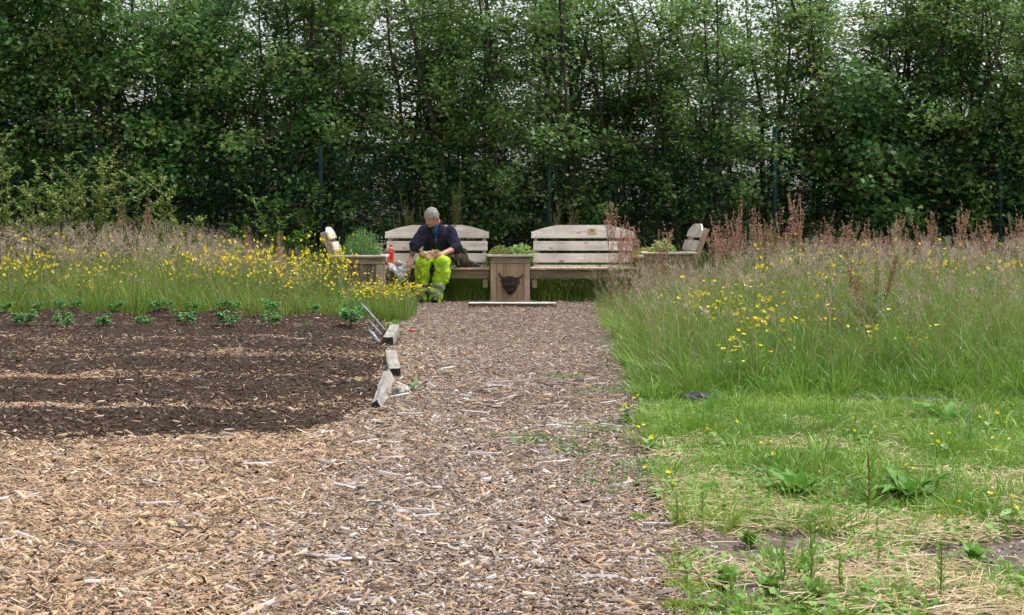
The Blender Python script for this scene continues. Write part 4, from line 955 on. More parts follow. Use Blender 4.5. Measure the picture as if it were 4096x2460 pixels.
for k, (px, py, d) in enumerate([(990, 905, 15.2), (1112, 915, 15.0), (480, 780, 16.6), (590, 790, 16.4)]):
    o = copy_thing(sor[k % 3]); p = P(px, py, d); z = float(gz(p.x, d)); o.location = (p.x, d, z); s = (p.z - z) / .88; o.scale = (.6, .6, s)
    tag(o, f'rusty sorrel stalk in the left meadow, {ordn[k]} of four towards the right'.replace('first of', 'third of') if False else ['slim red sorrel stalk left of the tall saplings gap in the left meadow', 'slim red sorrel stalk nearest the left benches', 'tall rusty sorrel between the saplings at left', 'tall rusty sorrel right of the saplings at left'][k], 'sorrel', 'sorrel in the left meadow')
# tall docks behind the benches
dk = [spike_plant('dock_stalk', 420 + i, 1.2, 3, M['dock_seed'], M['plantstem'], fl=300, wid=.024, sz=.012, sprd=.12, leaves=7, frac=.6) for i in range(2)]
dl = [(1595, 850, 'left of the man behind the bench'), (1640, 765, 'tallest, just left of the man behind the bench'), (1700, 790, 'directly behind the head of the man'), (1830, 690, 'tallest, right of the head of the man'), (1870, 840, 'behind the right part of the left bench'), (2215, 790, 'at the left end of the empty bench by a post'), (2295, 800, 'behind the middle of the empty bench'), (2330, 850, 'short, behind the plaque of the empty bench'), (3070, 865, 'alone in the right meadow below a post')]
for k, (px, py, l) in enumerate(dl):  # noqa
    o = dk[k] if k < 2 else copy_thing(dk[k % 2]); d = 17.55 if k < 8 else 14; p = P(px, py, d); o.location = (p.x, d, 0); s = p.z / 1.24; o.scale = (.8, .8, s); o.rotation_euler = (0, 0, k)
    tag(o, 'greenish dock stalk in seed, ' + l, 'dock', 'dock stalks in seed')
o = spike_plant('dock_stalk', 431, .78, 5, M['dock_rust'], M['redstem'], fl=260, wid=.02, sz=.008, sprd=.3, leaves=0, frac=.75); o.location = P(3490, 1420, 9.3); o.location.z = 0
lg = Geo()
for k in range(7):
    V, Fc = leaf_mesh(.2, .07, .08, .3); lg.add(xf(V, k * .9, .5, (0, 0, .06 + .05 * k)), Fc)
lg.build('leaves', M['dock'], o, smooth=True)
tag(o, 'rusty brown dock with broad yellow-green leaves in the right meadow', 'dock')

# thistles
def thistle(seed, h):
    r = np.random.default_rng(seed); root = empty('thistle_plant'); sg = Geo(); lg = Geo(); sg.add(*tube([(0, 0, 0), (.01, 0, h * .5), (0, .01, h)], [.005, .004, .002], 5))
    for k in range(34):
        z = h * (.12 + .88 * k / 34); L = .14 * (1 - .55 * k / 34) * r.uniform(.7, 1.1); V, Fc = leaf_mesh(L, L * .42, .25, .35, 8, lobes=4); lg.add(xf(V, r.uniform(0, 6.28), r.uniform(.1, .7), (0, 0, z)), Fc)
    sg.build('stem', M['plantstem'], root); lg.build('leaves', M['thistle'], root); return root
th = [thistle(500, .8), thistle(501, .8)]
for k, (px, py, d, l) in enumerate([(3345, 1010, 11.5, 'in the middle of the right meadow'), (3510, 1130, 9.0, 'in front of the rusty dock'), (3580, 878, 15.2, 'tallest, standing against the hedge'), (3790, 940, 12.5, 'in the right part of the meadow among seed heads'), (3965, 985, 12.0, 'near the right edge of the meadow'), (2700, 1115, 12.5, 'just in front of the right end planter'), (3880, 1720, 5.6, 'in the short weeds at right')]):
    o = th[k] if k < 2 else copy_thing(th[k % 2]); p = P(px, py, d); o.location = (p.x, d, 0); s = max(.25, p.z / .84); o.scale = (min(1, s * 1.1),) * 2 + (s,); tag(o, 'spiny green thistle ' + l, 'thistle', 'thistles on the right')

# dock rosettes
def rosette(seed, n, L, wr=.29, mat='dock', name='dock_rosette', up=.4, lobes=0):
    r = random.Random(seed); root = empty(name); 
    for k in range(n):
        V, Fc = leaf_mesh(L * r.uniform(.65, 1.1), L * wr * r.uniform(.8, 1.1), .09, r.uniform(.15, .55), 10, lobes=lobes, r=r); lg = Geo(); lg.add(xf(V, k * 2.4 + r.uniform(-.3, .3), r.uniform(-.15, up) + (r.uniform(.2, .6) if k > n * .6 else 0), (0, 0, .01)), Fc); lg.build('leaf', M[mat], root, smooth=True)
    return root
for (px, py, n, L, sd, l) in [(3190, 2000, 22, .17, 1, 'left one of the two big dock rosettes with broad upright leaves'), (3640, 2010, 22, .175, 2, 'right one of the two big dock rosettes with dark broad leaves'), (2830, 1690, 7, .16, 3, 'dock rosette beside the black sheeting at the meadow front'), (3790, 1700, 8, .22, 4, 'narrow-leaved dock at the right with upright leaves'), (1745, 1345, 0, .12, 5, ''), (2275, 1145, 0, .1, 6, '')]:
    if not n: continue
    d = 5060 / (py - 904); o = rosette(sd, n, L); o.location = ((px - 2048) * d / F, d, 0); tag(o, l, 'dock', 'dock rosettes on the right')
o = rosette(17, 8, .2); o.location = (.75, 17.0, .0); tag(o, 'broad dark dock leaves in the shade under the empty bench', 'dock')
o = rosette(19, 6, .09, .3, 'thistle', 'seedling', lobes=3); o.location = (-.545, 7.55, .01); tag(o, 'small green seedling behind the concrete lump', 'seedling')
o = rosette(23, 5, .16, .4, 'lowleaf', 'seedling'); o.location = (-1.05, 12.3, .0); tag(o, 'bright green leaf rosette behind the far timber', 'seedling')
# willowherb in the nearest weeds
def willow(seed, h):
    r = random.Random(seed); root = empty('willowherb_plant'); sg = Geo(); lg = Geo(); sg.add(*tube([(0, 0, 0), (.008, 0, h * .5), (0, .008, h)], [.003, .0025, .0015], 5))
    for k in range(11):
        t = k / 10; L = .036 * (1.15 - .6 * t); V, Fc = leaf_mesh(L, L * .30, .05, .15, 5, r=r)
        for s in (0, 1): lg.add(xf(V, k * 1.57 + s * 3.14, .35 + .5 * t, (0, 0, h * (.15 + .85 * t))), Fc)
    sg.build('stem', M['redstem'], root); lg.build('leaves', M['lowleaf'], root, smooth=True); return root
wl = [willow(1, .13), willow(2, .16)]
for k, (px, py, s, l) in enumerate([(3120, 2390, 1.0, 'left of the middle at the lower right, reddish tip'), (3235, 2400, 1.1, 'next to the reddish one at the lower right'), (2925, 2440, .6, 'leftmost at the bottom edge'), (3370, 2400, .7, 'short, beside pale broad leaves'), (3520, 2300, .55, 'on the bare earth strip'), (3760, 2420, .9, 'rightmost at the bottom edge in the straw'), (2700, 2120, .8, 'at the path edge near a grass tuft'), (2800, 2110, .8, 'second at the path edge behind the moss'), (3480, 2050, 1.5, 'tall, between the two big dock rosettes')]):
    d = 5060 / (py - 904); o = wl[k] if k < 2 else copy_thing(wl[k % 2]); o.location = ((px - 2048) * d / F, d, float(gz((px - 2048) * d / F, d))); o.scale = (s,) * 3; o.rotation_euler = (.05, .05, k); tag(o, 'upright willowherb with narrow leaves, ' + l, 'willowherb', 'willowherbs at the lower right')
for k, (px, py, l) in enumerate([(3080, 2400, 'left pale broad-leaved seedling clump at the bottom right'), (3260, 2430, 'right pale broad-leaved seedling clump at the bottom right'), (2900, 2360, 'pale broad-leaved seedling beside the moss at the bottom'), (3000, 2200, 'small green seedling at the edge of the bare earth'), (3900, 2260, 'serrated green seedling on the bare earth at right')]):
    d = 5060 / (py - 904); o = rosette(30 + k, 11, .07, .5, 'lowleaf', 'seedling', up=.9); o.location = ((px - 2048) * d / F, d, float(gz((px - 2048) * d / F, d))); tag(o, l, 'seedling')
# moss cushions
for k, (px, py, w_, l) in enumerate([(2740, 2370, .055, 'yellow-green moss cushion nearer the bottom edge'), (2560, 2080, .035, 'small moss cushion at the path edge beside the grass tuft'), (2720, 2450, .05, 'yellow-green moss cushion cut by the bottom edge')]):
    d = 5060 / (py - 904); x0 = (px - 2048) * d / F; nn = 1500; g = Geo(); a = rng.uniform(0, 6.28, nn); rr = w_ * np.sqrt(rng.random(nn)) * 1.4
    X = rr * np.cos(a); Y = rr * np.sin(a); Z = .018 * (1 - (rr / (w_ * 1.5)) ** 2) + rng.uniform(0, .006, nn)
    g.add(*scatter(KITE[0], KITE[1], np.stack([X, Y, Z], 1), rots(rng.uniform(0, 6.28, nn), rng.normal(0, .6, nn), rng.normal(.6, .6, nn)), rng.uniform(.004, .008, nn)))
    o = g.build('moss_cushion', M['moss']); o.location = (x0, d, float(gz(x0, d))); tag(o, l, 'moss', 'moss cushions')

# herbs in the planters
def herb(name, loc, mat, label, kind, w, dp, h, n=900):
    g = Geo(); X = rng.uniform(-w / 2, w / 2, n); Y = rng.uniform(-dp / 2, dp / 2, n); dome = np.clip(1 - (X / (w * .62)) ** 2 - (Y / (dp * .7)) ** 2, .15, 1)
    if kind == 'spike':
        hh = h * dome * rng.uniform(.35, 1.0, n); g.add(*blades(np.stack([X, Y, 0 * X], 1), rng.uniform(0, 6.28, n), hh, rng.gamma(1.5, .1, n), np.full(n, .007), tip=.5))
        m = n * 9; k = rng.integers(0, n, m); t = rng.uniform(.15, 1, m); pos = np.stack([X[k], Y[k], hh[k] * t], 1) + rng.normal(0, .006, (m, 3))
        g.add(*scatter(KITE[0], KITE[1], pos, rots(rng.uniform(0, 6.28, m), rng.normal(0, .2, m), rng.uniform(.5, 1.2, m)), np.stack([np.full(m, .009), rng.uniform(.012, .024, m), np.full(m, .01)], 1)))
    else:
        ls = {'small': .013, 'leaf': .055, 'mid': .026}[kind]; Z = h * dome * rng.uniform(.1, 1, n) ** .5
        X = X * (1.15 - .2 * Z / h); tp = LEAF
        g.add(*scatter(tp[0], tp[1], np.stack([X, Y, Z], 1), rots(np.arctan2(Y, X) - math.pi / 2 + rng.normal(0, .8, n), rng.normal(0, .3, n), rng.normal(.2, .5, n)), np.stack([ls * .75 * rng.uniform(.6, 1.2, n), ls * rng.uniform(.7, 1.3, n), np.full(n, ls * .8)], 1)))
        st = 60; g.add(*blades(np.stack([rng.uniform(-w / 2.5, w / 2.5, st), rng.uniform(-dp / 2.5, dp / 2.5, st), np.zeros(st)], 1), rng.uniform(0, 6.28, st), rng.uniform(.5, .95, st) * h, rng.gamma(1, .2, st), np.full(st, .004)))
    o = g.build(name, mat); o.location = loc; tag(o, label, 'herb', 'herbs in the planters'); return o
herb('rosemary_bush', (pl_l.location.x - .01, 15.79, .50), M['herb_ros'], 'upright green rosemary bush in the left end planter', 'spike', .46, .34, .46, 900)
herb('thyme_bush', (pl_c.location.x - .12, 16.80, .52), M['herb_thy'], 'low bushy thyme in the left half of the centre planter', 'small', .30, .34, .17, 3600)
herb('sage_bush', (pl_c.location.x + .13, 16.80, .52), M['herb_sage'], 'pale sage with long leaves in the right half of the centre planter', 'leaf', .26, .34, .18, 330)
herb('oregano_bush', (1.66, 16.95, .52), M['herb_gold'], 'golden yellow herb spilling over the right corner planter', 'mid', .36, .36, .14, 900)
herb('sage_bush', (1.72, 15.66, .56), M['herb_sage'], 'rounded green sage in the right end planter', 'leaf', .24, .30, .20, 420)

# saplings on the left
sap_root = []
def sapling(seed, h, nb, label, px, d, lm, ls=.046, sprd=.55):
    r = np.random.default_rng(seed); root = empty('sapling'); tg = Geo(); lg = Geo(); P_ = []; 
    for b in range(nb):
        az = r.uniform(0, 6.28); hh = h * (1 if b == 0 else r.uniform(.35, .9)); ln = sprd * hh * r.uniform(.1, .6); t = np.linspace(0, 1, 8)
        st = np.stack([math.cos(az) * ln * t ** 1.2, math.sin(az) * ln * t ** 1.2, hh * t], 1) + np.cumsum(r.normal(0, .012, (8, 3)), 0); tg.add(*tube(st, .008 * (1 - .85 * t), 4))
        for q_ in range(7):
            tt = r.uniform(.2, .95); p = np.array([np.interp(tt, t, st[:, c]) for c in range(3)]); a2 = r.uniform(0, 6.28); L = hh * .2 * r.uniform(.5, 1.2); u = np.linspace(0, 1, 4)
            br = p + np.stack([math.cos(a2) * L * u * .8, math.sin(a2) * L * u * .8, L * u * .6], 1); tg.add(*tube(br, .003 * (1 - .6 * u), 3)); P_.append(br)
        P_.append(st[2:5]); P_.append(st[4:8])
    for br in P_:
        n = 34; u = r.random(n) * (len(br) - 1); i = np.clip(u.astype(int), 0, len(br) - 2); f = (u - i)[:, None]; c = br[i] * (1 - f) + br[i + 1] * f
        lg.add(*scatter(LEAF[0], LEAF[1], c, rots(r.uniform(0, 6.28, n), r.normal(0, .3, n), r.uniform(.0, .9, n)), np.stack([ls * .8 * r.uniform(.6, 1.2, n), ls * r.uniform(.7, 1.3, n), np.full(n, ls)], 1)))
    tg.build('stem', M['bark_trunk'], root); lg.build('leaves', lm, root); root.location = ((px - 2048) * d / F, d, 0); tag(root, label, 'sapling', 'saplings at the left'); return root
S = M['leaf_sap']
sapling(1, 2.5, 18, 'tall yellow-green sapling at the left picture edge', 20, 16.4, S)
sapling(2, 1.7, 12, 'short leafy sapling second from the left edge', 190, 16.2, S)
sapling(3, 2.2, 14, 'sapling with two forked leafy shoots in front of the leftmost post', 360, 16.6, S)
sapling(4, 1.6, 12, 'low yellow-green sapling right of the forked one', 480, 16.5, S)
sapling(5, 1.7, 10, 'sapling with bright tip leaves left of the bench group', 640, 16.9, S)
sapling(6, 1.35, 10, 'low bushy sapling at the end of the left shrubs', 740, 16.9, S)
sapling(7, 1.45, 12, 'dark green bramble bush behind the buttercups', 1130, 17.3, M['lowleaf'], .045)
sapling(8, 1.0, 12, 'low bramble bush next to the left side bench', 1240, 17.2, M['lowleaf'], .045)
sapling(9, 1.05, 12, 'low bramble bush below the second fence post from left', 960, 17.4, M['lowleaf'], .045)
sapling(10, 1.0, 14, 'green shrub left of the purple grass at the far left', 90, 15.9, S, .045, .8)

# ------------------------------------------------------------------ the man on the bench and his things
def capsule(p0, r0, p1, r1, sides=14, flat=None):
    p0 = np.array(p0, float); p1 = np.array(p1, float); d = p1 - p0; L = np.linalg.norm(d); d /= L
    ts = []; rs = []
    for a in np.linspace(-90, 0, 5)[:-1]: ts.append(r0 * math.sin(R(a))); rs.append(max(.02 * r0, r0 * math.cos(R(a))))
    ts += [0, L]; rs += [r0, r1]
    for a in np.linspace(0, 90, 5)[1:]: ts.append(L + r1 * math.sin(R(a))); rs.append(max(.02 * r1, r1 * math.cos(R(a))))
    pts = p0 + np.array(ts)[:, None] * d; V, Fc = tube(pts, rs, sides)
    V = V.reshape(-1, 3)
    # constant frame
    a = np.array([0, 0, 1.0]) if abs(d[2]) < .9 else np.array([1.0, 0, 0]); u = np.cross(d, a); u /= np.linalg.norm(u); v = np.cross(d, u)
    th = np.arange(sides) / sides * 2 * math.pi; fu, fv = flat or (1, 1)
    V = (pts[:, None] + np.array(rs)[:, None, None] * (np.cos(th)[None, :, None] * u * fu + np.sin(th)[None, :, None] * v * fv)).reshape(-1, 3)
    return V, [tuple(f) for f in Fc] + [tuple(range(sides))[::-1], tuple(range(len(V) - sides, len(V)))]
def ellip(c, r, rot=None, n=12):
    bm = bmesh.new(); bmesh.ops.create_uvsphere(bm, u_segments=20, v_segments=n, radius=1); V = np.array([v.co[:] for v in bm.verts]) * np.array(r)
    Fc = [tuple(v.index for v in f.verts) for f in bm.faces]; bm.free()
    if rot is not None: V = V @ np.array(rot).T
    return V + np.array(c), Fc
def fuse(name, parts, voxel, mat, parent, smooth=3, disp=None, label=None):
    V = []; Fc = []; n = 0
    for v, f in parts:
        V += [tuple(x) for x in v]; Fc += [tuple(i + n for i in t) for t in f]; n += len(v)
    me = bpy.data.meshes.new(name); me.from_pydata(V, [], Fc); tmp = bpy.data.objects.new(name + '_tmp', me); COL.objects.link(tmp)
    m = tmp.modifiers.new('r', 'REMESH'); m.mode = 'VOXEL'; m.voxel_size = voxel
    if smooth: s = tmp.modifiers.new('s', 'SMOOTH'); s.iterations = smooth; s.factor = .6
    dg = bpy.context.evaluated_depsgraph_get(); dg.update(); out = bpy.data.meshes.new_from_object(tmp.evaluated_get(dg)); bpy.data.objects.remove(tmp); out.name = name
    if disp:
        co = np.empty(len(out.vertices) * 3); out.vertices.foreach_get('co', co); co = co.reshape(-1, 3); nm = np.empty(len(co) * 3); out.vertex_normals.foreach_get('vector', nm); nm = nm.reshape(-1, 3)
        dv = np.array([disp(Vector(c)) for c in co]); co = co + nm * dv[:, None]; out.vertices.foreach_set('co', co.ravel()); out.update()
    out.materials.clear()
    o = obj_me(name, out, mat, parent, smooth=True)
    return o
def patch(name, src, test, off, mat, parent):
    me = src.data; V = []; Fc = []; mp = {}
    for p in me.polygons:
        if test(p.center, p.normal):
            f = []
            for i in p.vertices:
                if i not in mp: mp[i] = len(V); v = me.vertices[i]; V.append(v.co + v.normal * off)
                f.append(mp[i])
            Fc.append(f)
    o = mesh_list(name, V, Fc); return obj_me(name, o, mat, parent, smooth=True)

M['skin'] = noise_mat('skin', [(.42, .20, .14), (.50, .25, .18), (.56, .30, .22)], 14, .5, .15, spec=.35, bscale=90, bdist=.002)
M['hair'] = noise_mat('grey_hair', [(.16, .15, .14), (.30, .28, .26), (.42, .40, .37)], 40, .7, .9, stretch=(1, 1, .35), bscale=110, bdist=.006)
M['brow'] = plain_mat('eyebrow', (.20, .16, .13), .8)
M['fleece'] = noise_mat('navy_fleece', [(.018, .018, .034), (.028, .028, .050), (.04, .04, .066)], 22, .95, .5, spec=.1, bscale=160, bdist=.004)
M['shirt'] = plain_mat('blue_shirt', (.02, .11, .30), .8)
M['zip'] = plain_mat('zip_metal', (.30, .30, .32), .35, .8)
M['hivis'] = noise_mat('hi_vis_yellow', [(.24, .36, .03), (.34, .54, .028), (.41, .64, .03), (.48, .72, .04)], 7, .65, .35, spec=.3, bscale=30, bdist=.006, detail=7)
M['band'] = noise_mat('reflective_band', [(.20, .20, .18), (.27, .27, .25)], 20, .45, .2, spec=.5)
M['boot'] = plain_mat('black_boot', (.014, .014, .017), .5)
M['tattoo'] = noise_mat('tattoo_ink', [(.07, .07, .08), (.16, .12, .11), (.28, .17, .14)], 90, .6)
M['bread'] = noise_mat('bread_crust', [(.20, .09, .03), (.42, .22, .08), (.62, .42, .20)], 18, .7, .4, bscale=40, bdist=.003)
M['crumb'] = plain_mat('bread_crumb', (.72, .60, .42), .9)
M['bag'] = leaf_mat('white_plastic', [(.78, .80, .83), (.82, .84, .86)], .4, .35, spec=.5)
M['camo'] = noise_mat('camouflage_cloth', [(.018, .018, .012), (.08, .045, .03), (.035, .045, .02), (.13, .075, .055), (.05, .035, .022)], 9, .85, .5, detail=2, spec=.15, bscale=30, bdist=.006)
M['strap'] = plain_mat('dark_green_strap', (.018, .024, .016), .8)
M['bottle'] = plain_mat('orange_drink', (.72, .11, .015), .15, spec=.6)
M['label'] = noise_mat('red_bottle_label', [(.62, .02, .03), (.66, .03, .04), (.70, .25, .22)], 18, .4, detail=1)
M['redcap'] = plain_mat('red_cap', (.62, .02, .02), .35)
M['yellowband'] = plain_mat('yellow_band', (.75, .45, .02), .4)
M['blue'] = plain_mat('dark_blue_case', (.012, .03, .10), .25, spec=.6)
M['black'] = plain_mat('black_plastic', (.012, .012, .014), .3)

man = empty('person', (-1.0, 16.72, 0)); tag(man, 'grey-haired man in navy fleece and yellow hi-vis trousers eating on the left bench', 'person')
OX, OY = -1.0, 16.72                        # local = world - (OX, OY)
def W(x, y, z): return np.array([x - OX, y - OY, z])
# key joints
hipR, hipL = W(-1.00, 16.86, .515), W(-.83, 16.86, .515)
kneeR, kneeL = W(-1.07, 16.44, .475), W(-.84, 16.42, .485)
ankR, ankL = W(-1.095, 16.50, .12), W(-.915, 16.45, .12)
waist, chest, neck = W(-.915, 16.86, .62), W(-.915, 16.73, .81), W(-.908, 16.66, .935)
shR, shL = W(-1.055, 16.67, .865), W(-.755, 16.70, .862)
elR, elL = W(-1.165, 16.63, .69), W(-.68, 16.67, .655)
wrR, wrL = W(-1.225, 16.62, .525), W(-.855, 16.42, .575)
hc = W(-.965, 16.525, 1.022)                # head centre
Hd = (Matrix.Rotation(R(-22), 3, 'Z') @ Matrix.Rotation(R(10), 3, 'Y') @ Matrix.Rotation(R(64), 3, 'X'))  # yaw, roll, bow
Hn = np.array(Hd)
def HL(x, y, z): return hc + Hn @ np.array([x, y, z])       # head space: -y is the face, z the crown
def HE(c, r, rot=None):
    V, Fc = ellip((0, 0, 0), r)
    if rot is not None: V = V @ np.array(rot).T
    return (V + np.array(c)) @ Hn.T + hc, Fc
def finger(base, d1, lens, r, curl, side):
    """chain of three phalanges bending towards curl direction"""
    out = []; p = np.array(base, float); d = np.array(d1, float); d /= np.linalg.norm(d); c = np.array(curl, float)
    for k, L in enumerate(lens):
        q2 = p + d * L; out.append(capsule(p, r * (1 - .1 * k), q2, r * (.93 - .1 * k), 8)); p = q2; d = d + c * side; d /= np.linalg.norm(d)
    return out
body = [
    capsule(waist, .12, chest, .125, flat=(1.15, .8)), capsule(hipR, .095, hipL, .095), capsule(chest, .11, shR, .055), capsule(chest, .11, shL, .055), capsule(waist, .12, (hipR + hipL) / 2, .11),
    capsule(chest, .085, neck, .055), capsule(neck, .056, HL(0, .035, -.06), .05),
    capsule(shR, .052, elR, .042), capsule(elR, .041, wrR, .027), capsule(shL, .052, elL, .042), capsule(elL, .041, wrL, .028),
    capsule(hipR, .08, kneeR, .055), capsule(kneeR, .052, ankR, .036), capsule(hipL, .08, kneeL, .055), capsule(kneeL, .052, ankL, .036),
    capsule(ankR, .034, ankR + np.array([-.0, -.05, -.075]), .028), capsule(ankL, .034, ankL + np.array([0, -.05, -.075]), .028),
    # head
    HE((0, .012, .035), (.076, .096, .080)), HE((0, -.022, -.025), (.066, .074, .085)), HE((0, -.045, -.085), (.040, .040, .030)),
    HE((0, -.088, -.012), (.013, .018, .030)), HE((0, -.104, -.034), (.017, .014, .012)), HE((-.034, -.072, -.028), (.022, .018, .018)), HE((.034, -.072, -.028), (.022, .018, .018)),
    HE((0, -.082, .022), (.046, .014, .012)), HE((0, -.086, -.060), (.024, .010, .006)), HE((0, -.085, -.070), (.021, .010, .006)),
    HE((-.077, .012, -.010), (.010, .020, .033), Matrix.Rotation(R(-10), 3, 'X')), HE((.077, .012, -.010), (.010, .020, .033), Matrix.Rotation(R(-10), 3, 'X')),
]
# right hand, reaching down into the white bag
pd = W(-1.235, 16.56, .470) - wrR; pd /= np.linalg.norm(pd)
palmR = wrR + pd * .055
body += [capsule(wrR, .027, palmR, .034, flat=(1.15, .62)), capsule(palmR, .034, palmR + pd * .03, .032, flat=(1.25, .55))]
for i, (ox, l) in enumerate([(-.032, .85), (-.011, 1), (.011, 1.05), (.031, .95)]):
    body += finger(palmR + pd * .032 + np.array([ox, -.004 * i, 0]), pd + np.array([ox * 6, -.25, .05]), [.036 * l, .024 * l, .019 * l], .0092, (0, .15, -.75), 1)
body += finger(wrR + pd * .03 + np.array([.028, 0, 0]), pd + np.array([.75, -.2, .1]), [.034, .028, .02], .0108, (-.7, -.1, -.2), 1)
# left hand, palm up under the bread
pl = W(-.955, 16.385, .575) - wrL; pl /= np.linalg.norm(pl)
palmL = wrL + pl * .058
body += [capsule(wrL, .028, palmL, .033, flat=(.62, 1.15)), capsule(palmL, .033, palmL + pl * .028, .031, flat=(.6, 1.2))]
for i, (oz, l) in enumerate([(-.030, .85), (-.013, 1), (.005, 1.05), (.022, .98)]):
    body += finger(palmL + pl * .03 + np.array([0, -.012 + .008 * i, oz]), pl + np.array([0, -.35 + .1 * i, -.28 + oz * 4]), [.040 * l, .026 * l, .02 * l], .0095, (-.05, .1, .42), 1)
body += finger(wrL + pl * .03 + np.array([0, -.012, .026]), pl + np.array([0, -.3, .75]), [.036, .030, .022], .0112, (-.5, -.1, -.28), 1)
bod = fuse('body', body, .0052, M['skin'], man, 2)
# hair: close-cropped grey cap over the skull
HI = np.linalg.inv(Hn)
hair = fuse('hair', [HE((0, .016, .040), (.083, .100, .084)), HE((0, .055, -.03), (.066, .058, .055)), HE((-.066, .022, .008), (.014, .040, .035)), HE((.066, .022, .008), (.014, .040, .035))], .006, M['hair'], man, 2,
            disp=lambda c: .0035 * mnoise.noise(c * 90) + .003 * mnoise.noise(c * 35))
bmh = bmesh.new(); bmh.from_mesh(hair.data)                       # trim below the hairline
dele = []
for v in bmh.verts:
    l = HI @ (np.array(v.co[:]) - hc)
    if l[1] < -.058 - .10 * (.052 - l[2]) or (l[1] < -.03 and l[2] < .045) or (l[1] < .0 and l[2] < -.005) or l[2] < -.075: dele.append(v)
bmesh.ops.delete(bmh, geom=dele, context='VERTS'); bmh.to_mesh(hair.data); bmh.free()
for s in (-1, 1):
    fuse('eyebrow', [HE((s * .030, -.094, .022), (.020, .005, .005))], .003, M['brow'], man, 1)
    fuse('eyelid', [HE((s * .030, -.086, -.002), (.015, .008, .007))], .003, M['skin'], man, 1)
def wr(f1, a1, f2, a2, f3=0, a3=0):
    return lambda c: a1 * mnoise.noise(Vector((c.x * f1, c.y * f1, c.z * f1 * 1.6))) + a2 * (1 - abs(mnoise.noise(Vector((c.x * f2 + 5, c.y * f2, c.z * f2 * 1.3)))) * 2) + (a3 * mnoise.noise(c * f3) if f3 else 0)
fl_parts = [capsule(waist + np.array([0, 0, -.01]), .145, chest, .145, 20, (1.15, .86)), capsule(chest, .145, (shR + shL) / 2 + np.array([0, 0, -.01]), .10), capsule(chest + np.array([0, 0, .0]), .13, shR + np.array([.012, 0, -.012]), .070), capsule(chest, .13, shL + np.array([-.012, 0, -.012]), .070),
            capsule(shR, .070, elR + np.array([-.003, 0, .0]), .066), capsule(shL, .071, elL, .068), capsule((shR + elR) / 2, .074, elR, .066),
            capsule(elR + np.array([.006, 0, .02]), .068, elR + (wrR - elR) * .12, .060), capsule(elL + np.array([.0, 0, .02]), .070, elL + (wrL - elL) * .14, .060),
            ellip(elR + np.array([-.03, -.01, .015]), (.045, .045, .03)), ellip(elL + np.array([.035, -.01, .01]), (.045, .045, .035)), capsule(neck + np.array([-.0, .02, -.05]), .09, neck + np.array([-.005, .015, .015]), .068)]
fleece = fuse('fleece_jacket', fl_parts, .0075, M['fleece'], man, 2, wr(7, .010, 12, .011, 40, .0018))
# open front showing the shirt, collar, zip
zt = neck + np.array([-.012, -.075, .0]); zb = W(-.915, 16.585, .76)
def project_front(dx, z, src=fleece):
    hit, loc, nrm, _ = src.ray_cast(Vector((dx, -.6, z)), Vector((0, 1, 0)), distance=1.2); return loc if hit else None
def front_strip(name, rows, mat, off, src=fleece):
    V = []; n = len(rows[0][1]); 
    for z, xs in rows:
        for x in xs:
            p = project_front(x, z, src); p = p if p is not None else Vector((x, -.15, z)); V.append((p.x, p.y - off, p.z))
    Fc = [(i * n + j, i * n + j + 1, (i + 1) * n + j + 1, (i + 1) * n + j) for i in range(len(rows) - 1) for j in range(n - 1)]
    return obj_me(name, mesh_list(name, V, Fc), mat, man, smooth=True)
bpy.context.view_layer.update()
cx0 = .085
front_strip('shirt', [(z, np.linspace(cx0 - .008 - .040 * t ** 1.2, cx0 + .004 + .045 * t ** 1.1, 7)) for t in np.linspace(0, 1, 9) for z in [.775 + .165 * t]], M['shirt'], .004)
for s in (-1, 1):      # turned collar flaps
    cp = []
    for t in np.linspace(0, 1, 9):
        z = .775 + .19 * t; x = cx0 + (s * (.012 + .052 * t ** 1.15)); p = project_front(x, z) or Vector((x, -.17, z)); cp.append((p.x, p.y - .010 - .012 * t, p.z))
    fuse('collar', [capsule(cp[i], .008 + .010 * i / 8, cp[i + 1], .008 + .010 * (i + 1) / 8, 10, (1.5, .8)) for i in range(8)], .005, M['fleece'], man, 1)
p = project_front(cx0 - .002, .755) ; fuse('zip_pull', [capsule(np.array(p) + (0, -.006, .012), .004, np.array(p) + (0, -.008, -.012), .005, 8)], .002, M['zip'], man, 0)
front_strip('zip', [(z, [cx0 - .004, cx0 + .000]) for z in np.linspace(.64, .765, 8)], M['zip'], .0015)
# trousers
kR2, kL2 = kneeR, kneeL
tr = [capsule(waist + np.array([0, -.01, -.02]), .150, (hipR + hipL) / 2, .150, 18, (1.1, .85)), capsule(hipR, .110, kR2, .084), capsule(hipL, .110, kL2, .088), capsule(hipR, .11, hipL, .11),
      capsule(kR2 + np.array([.0, -.0, -.01]), .086, kR2 + np.array([0, .02, -.12]), .084), capsule(kR2 + np.array([0, .02, -.12]), .084, ankR + np.array([0, .0, .0]), .074),
      capsule(kL2 + np.array([.01, .0, -.01]), .091, kL2 + np.array([.01, .02, -.13]), .091), capsule(kL2 + np.array([.0, .02, -.13]), .089, ankL + np.array([.005, 0, .0]), .080),
      capsule(ankR + np.array([0, 0, .0]), .080, ankR + np.array([0, -.005, -.05]), .078), capsule(ankL, .080, ankL + np.array([.005, -.005, -.05]), .078)]
def trd(c):
    f = .016 * mnoise.noise(Vector((c.x * 8, c.y * 8, c.z * 9 + c.x * 6))) + .010 * (1 - 2.6 * abs(mnoise.noise(Vector((c.x * 10 + 3 + c.z * 8, c.y * 10, c.z * 6))))) + .006 * (1 - 3 * abs(mnoise.noise(Vector((c.x * 22 - c.z * 14, c.y * 20, c.z * 14)))))
    if c.z < .26: f += .009 * math.sin(c.z * 62 + c.x * 14 + 3 * mnoise.noise(c * 5))
    return f
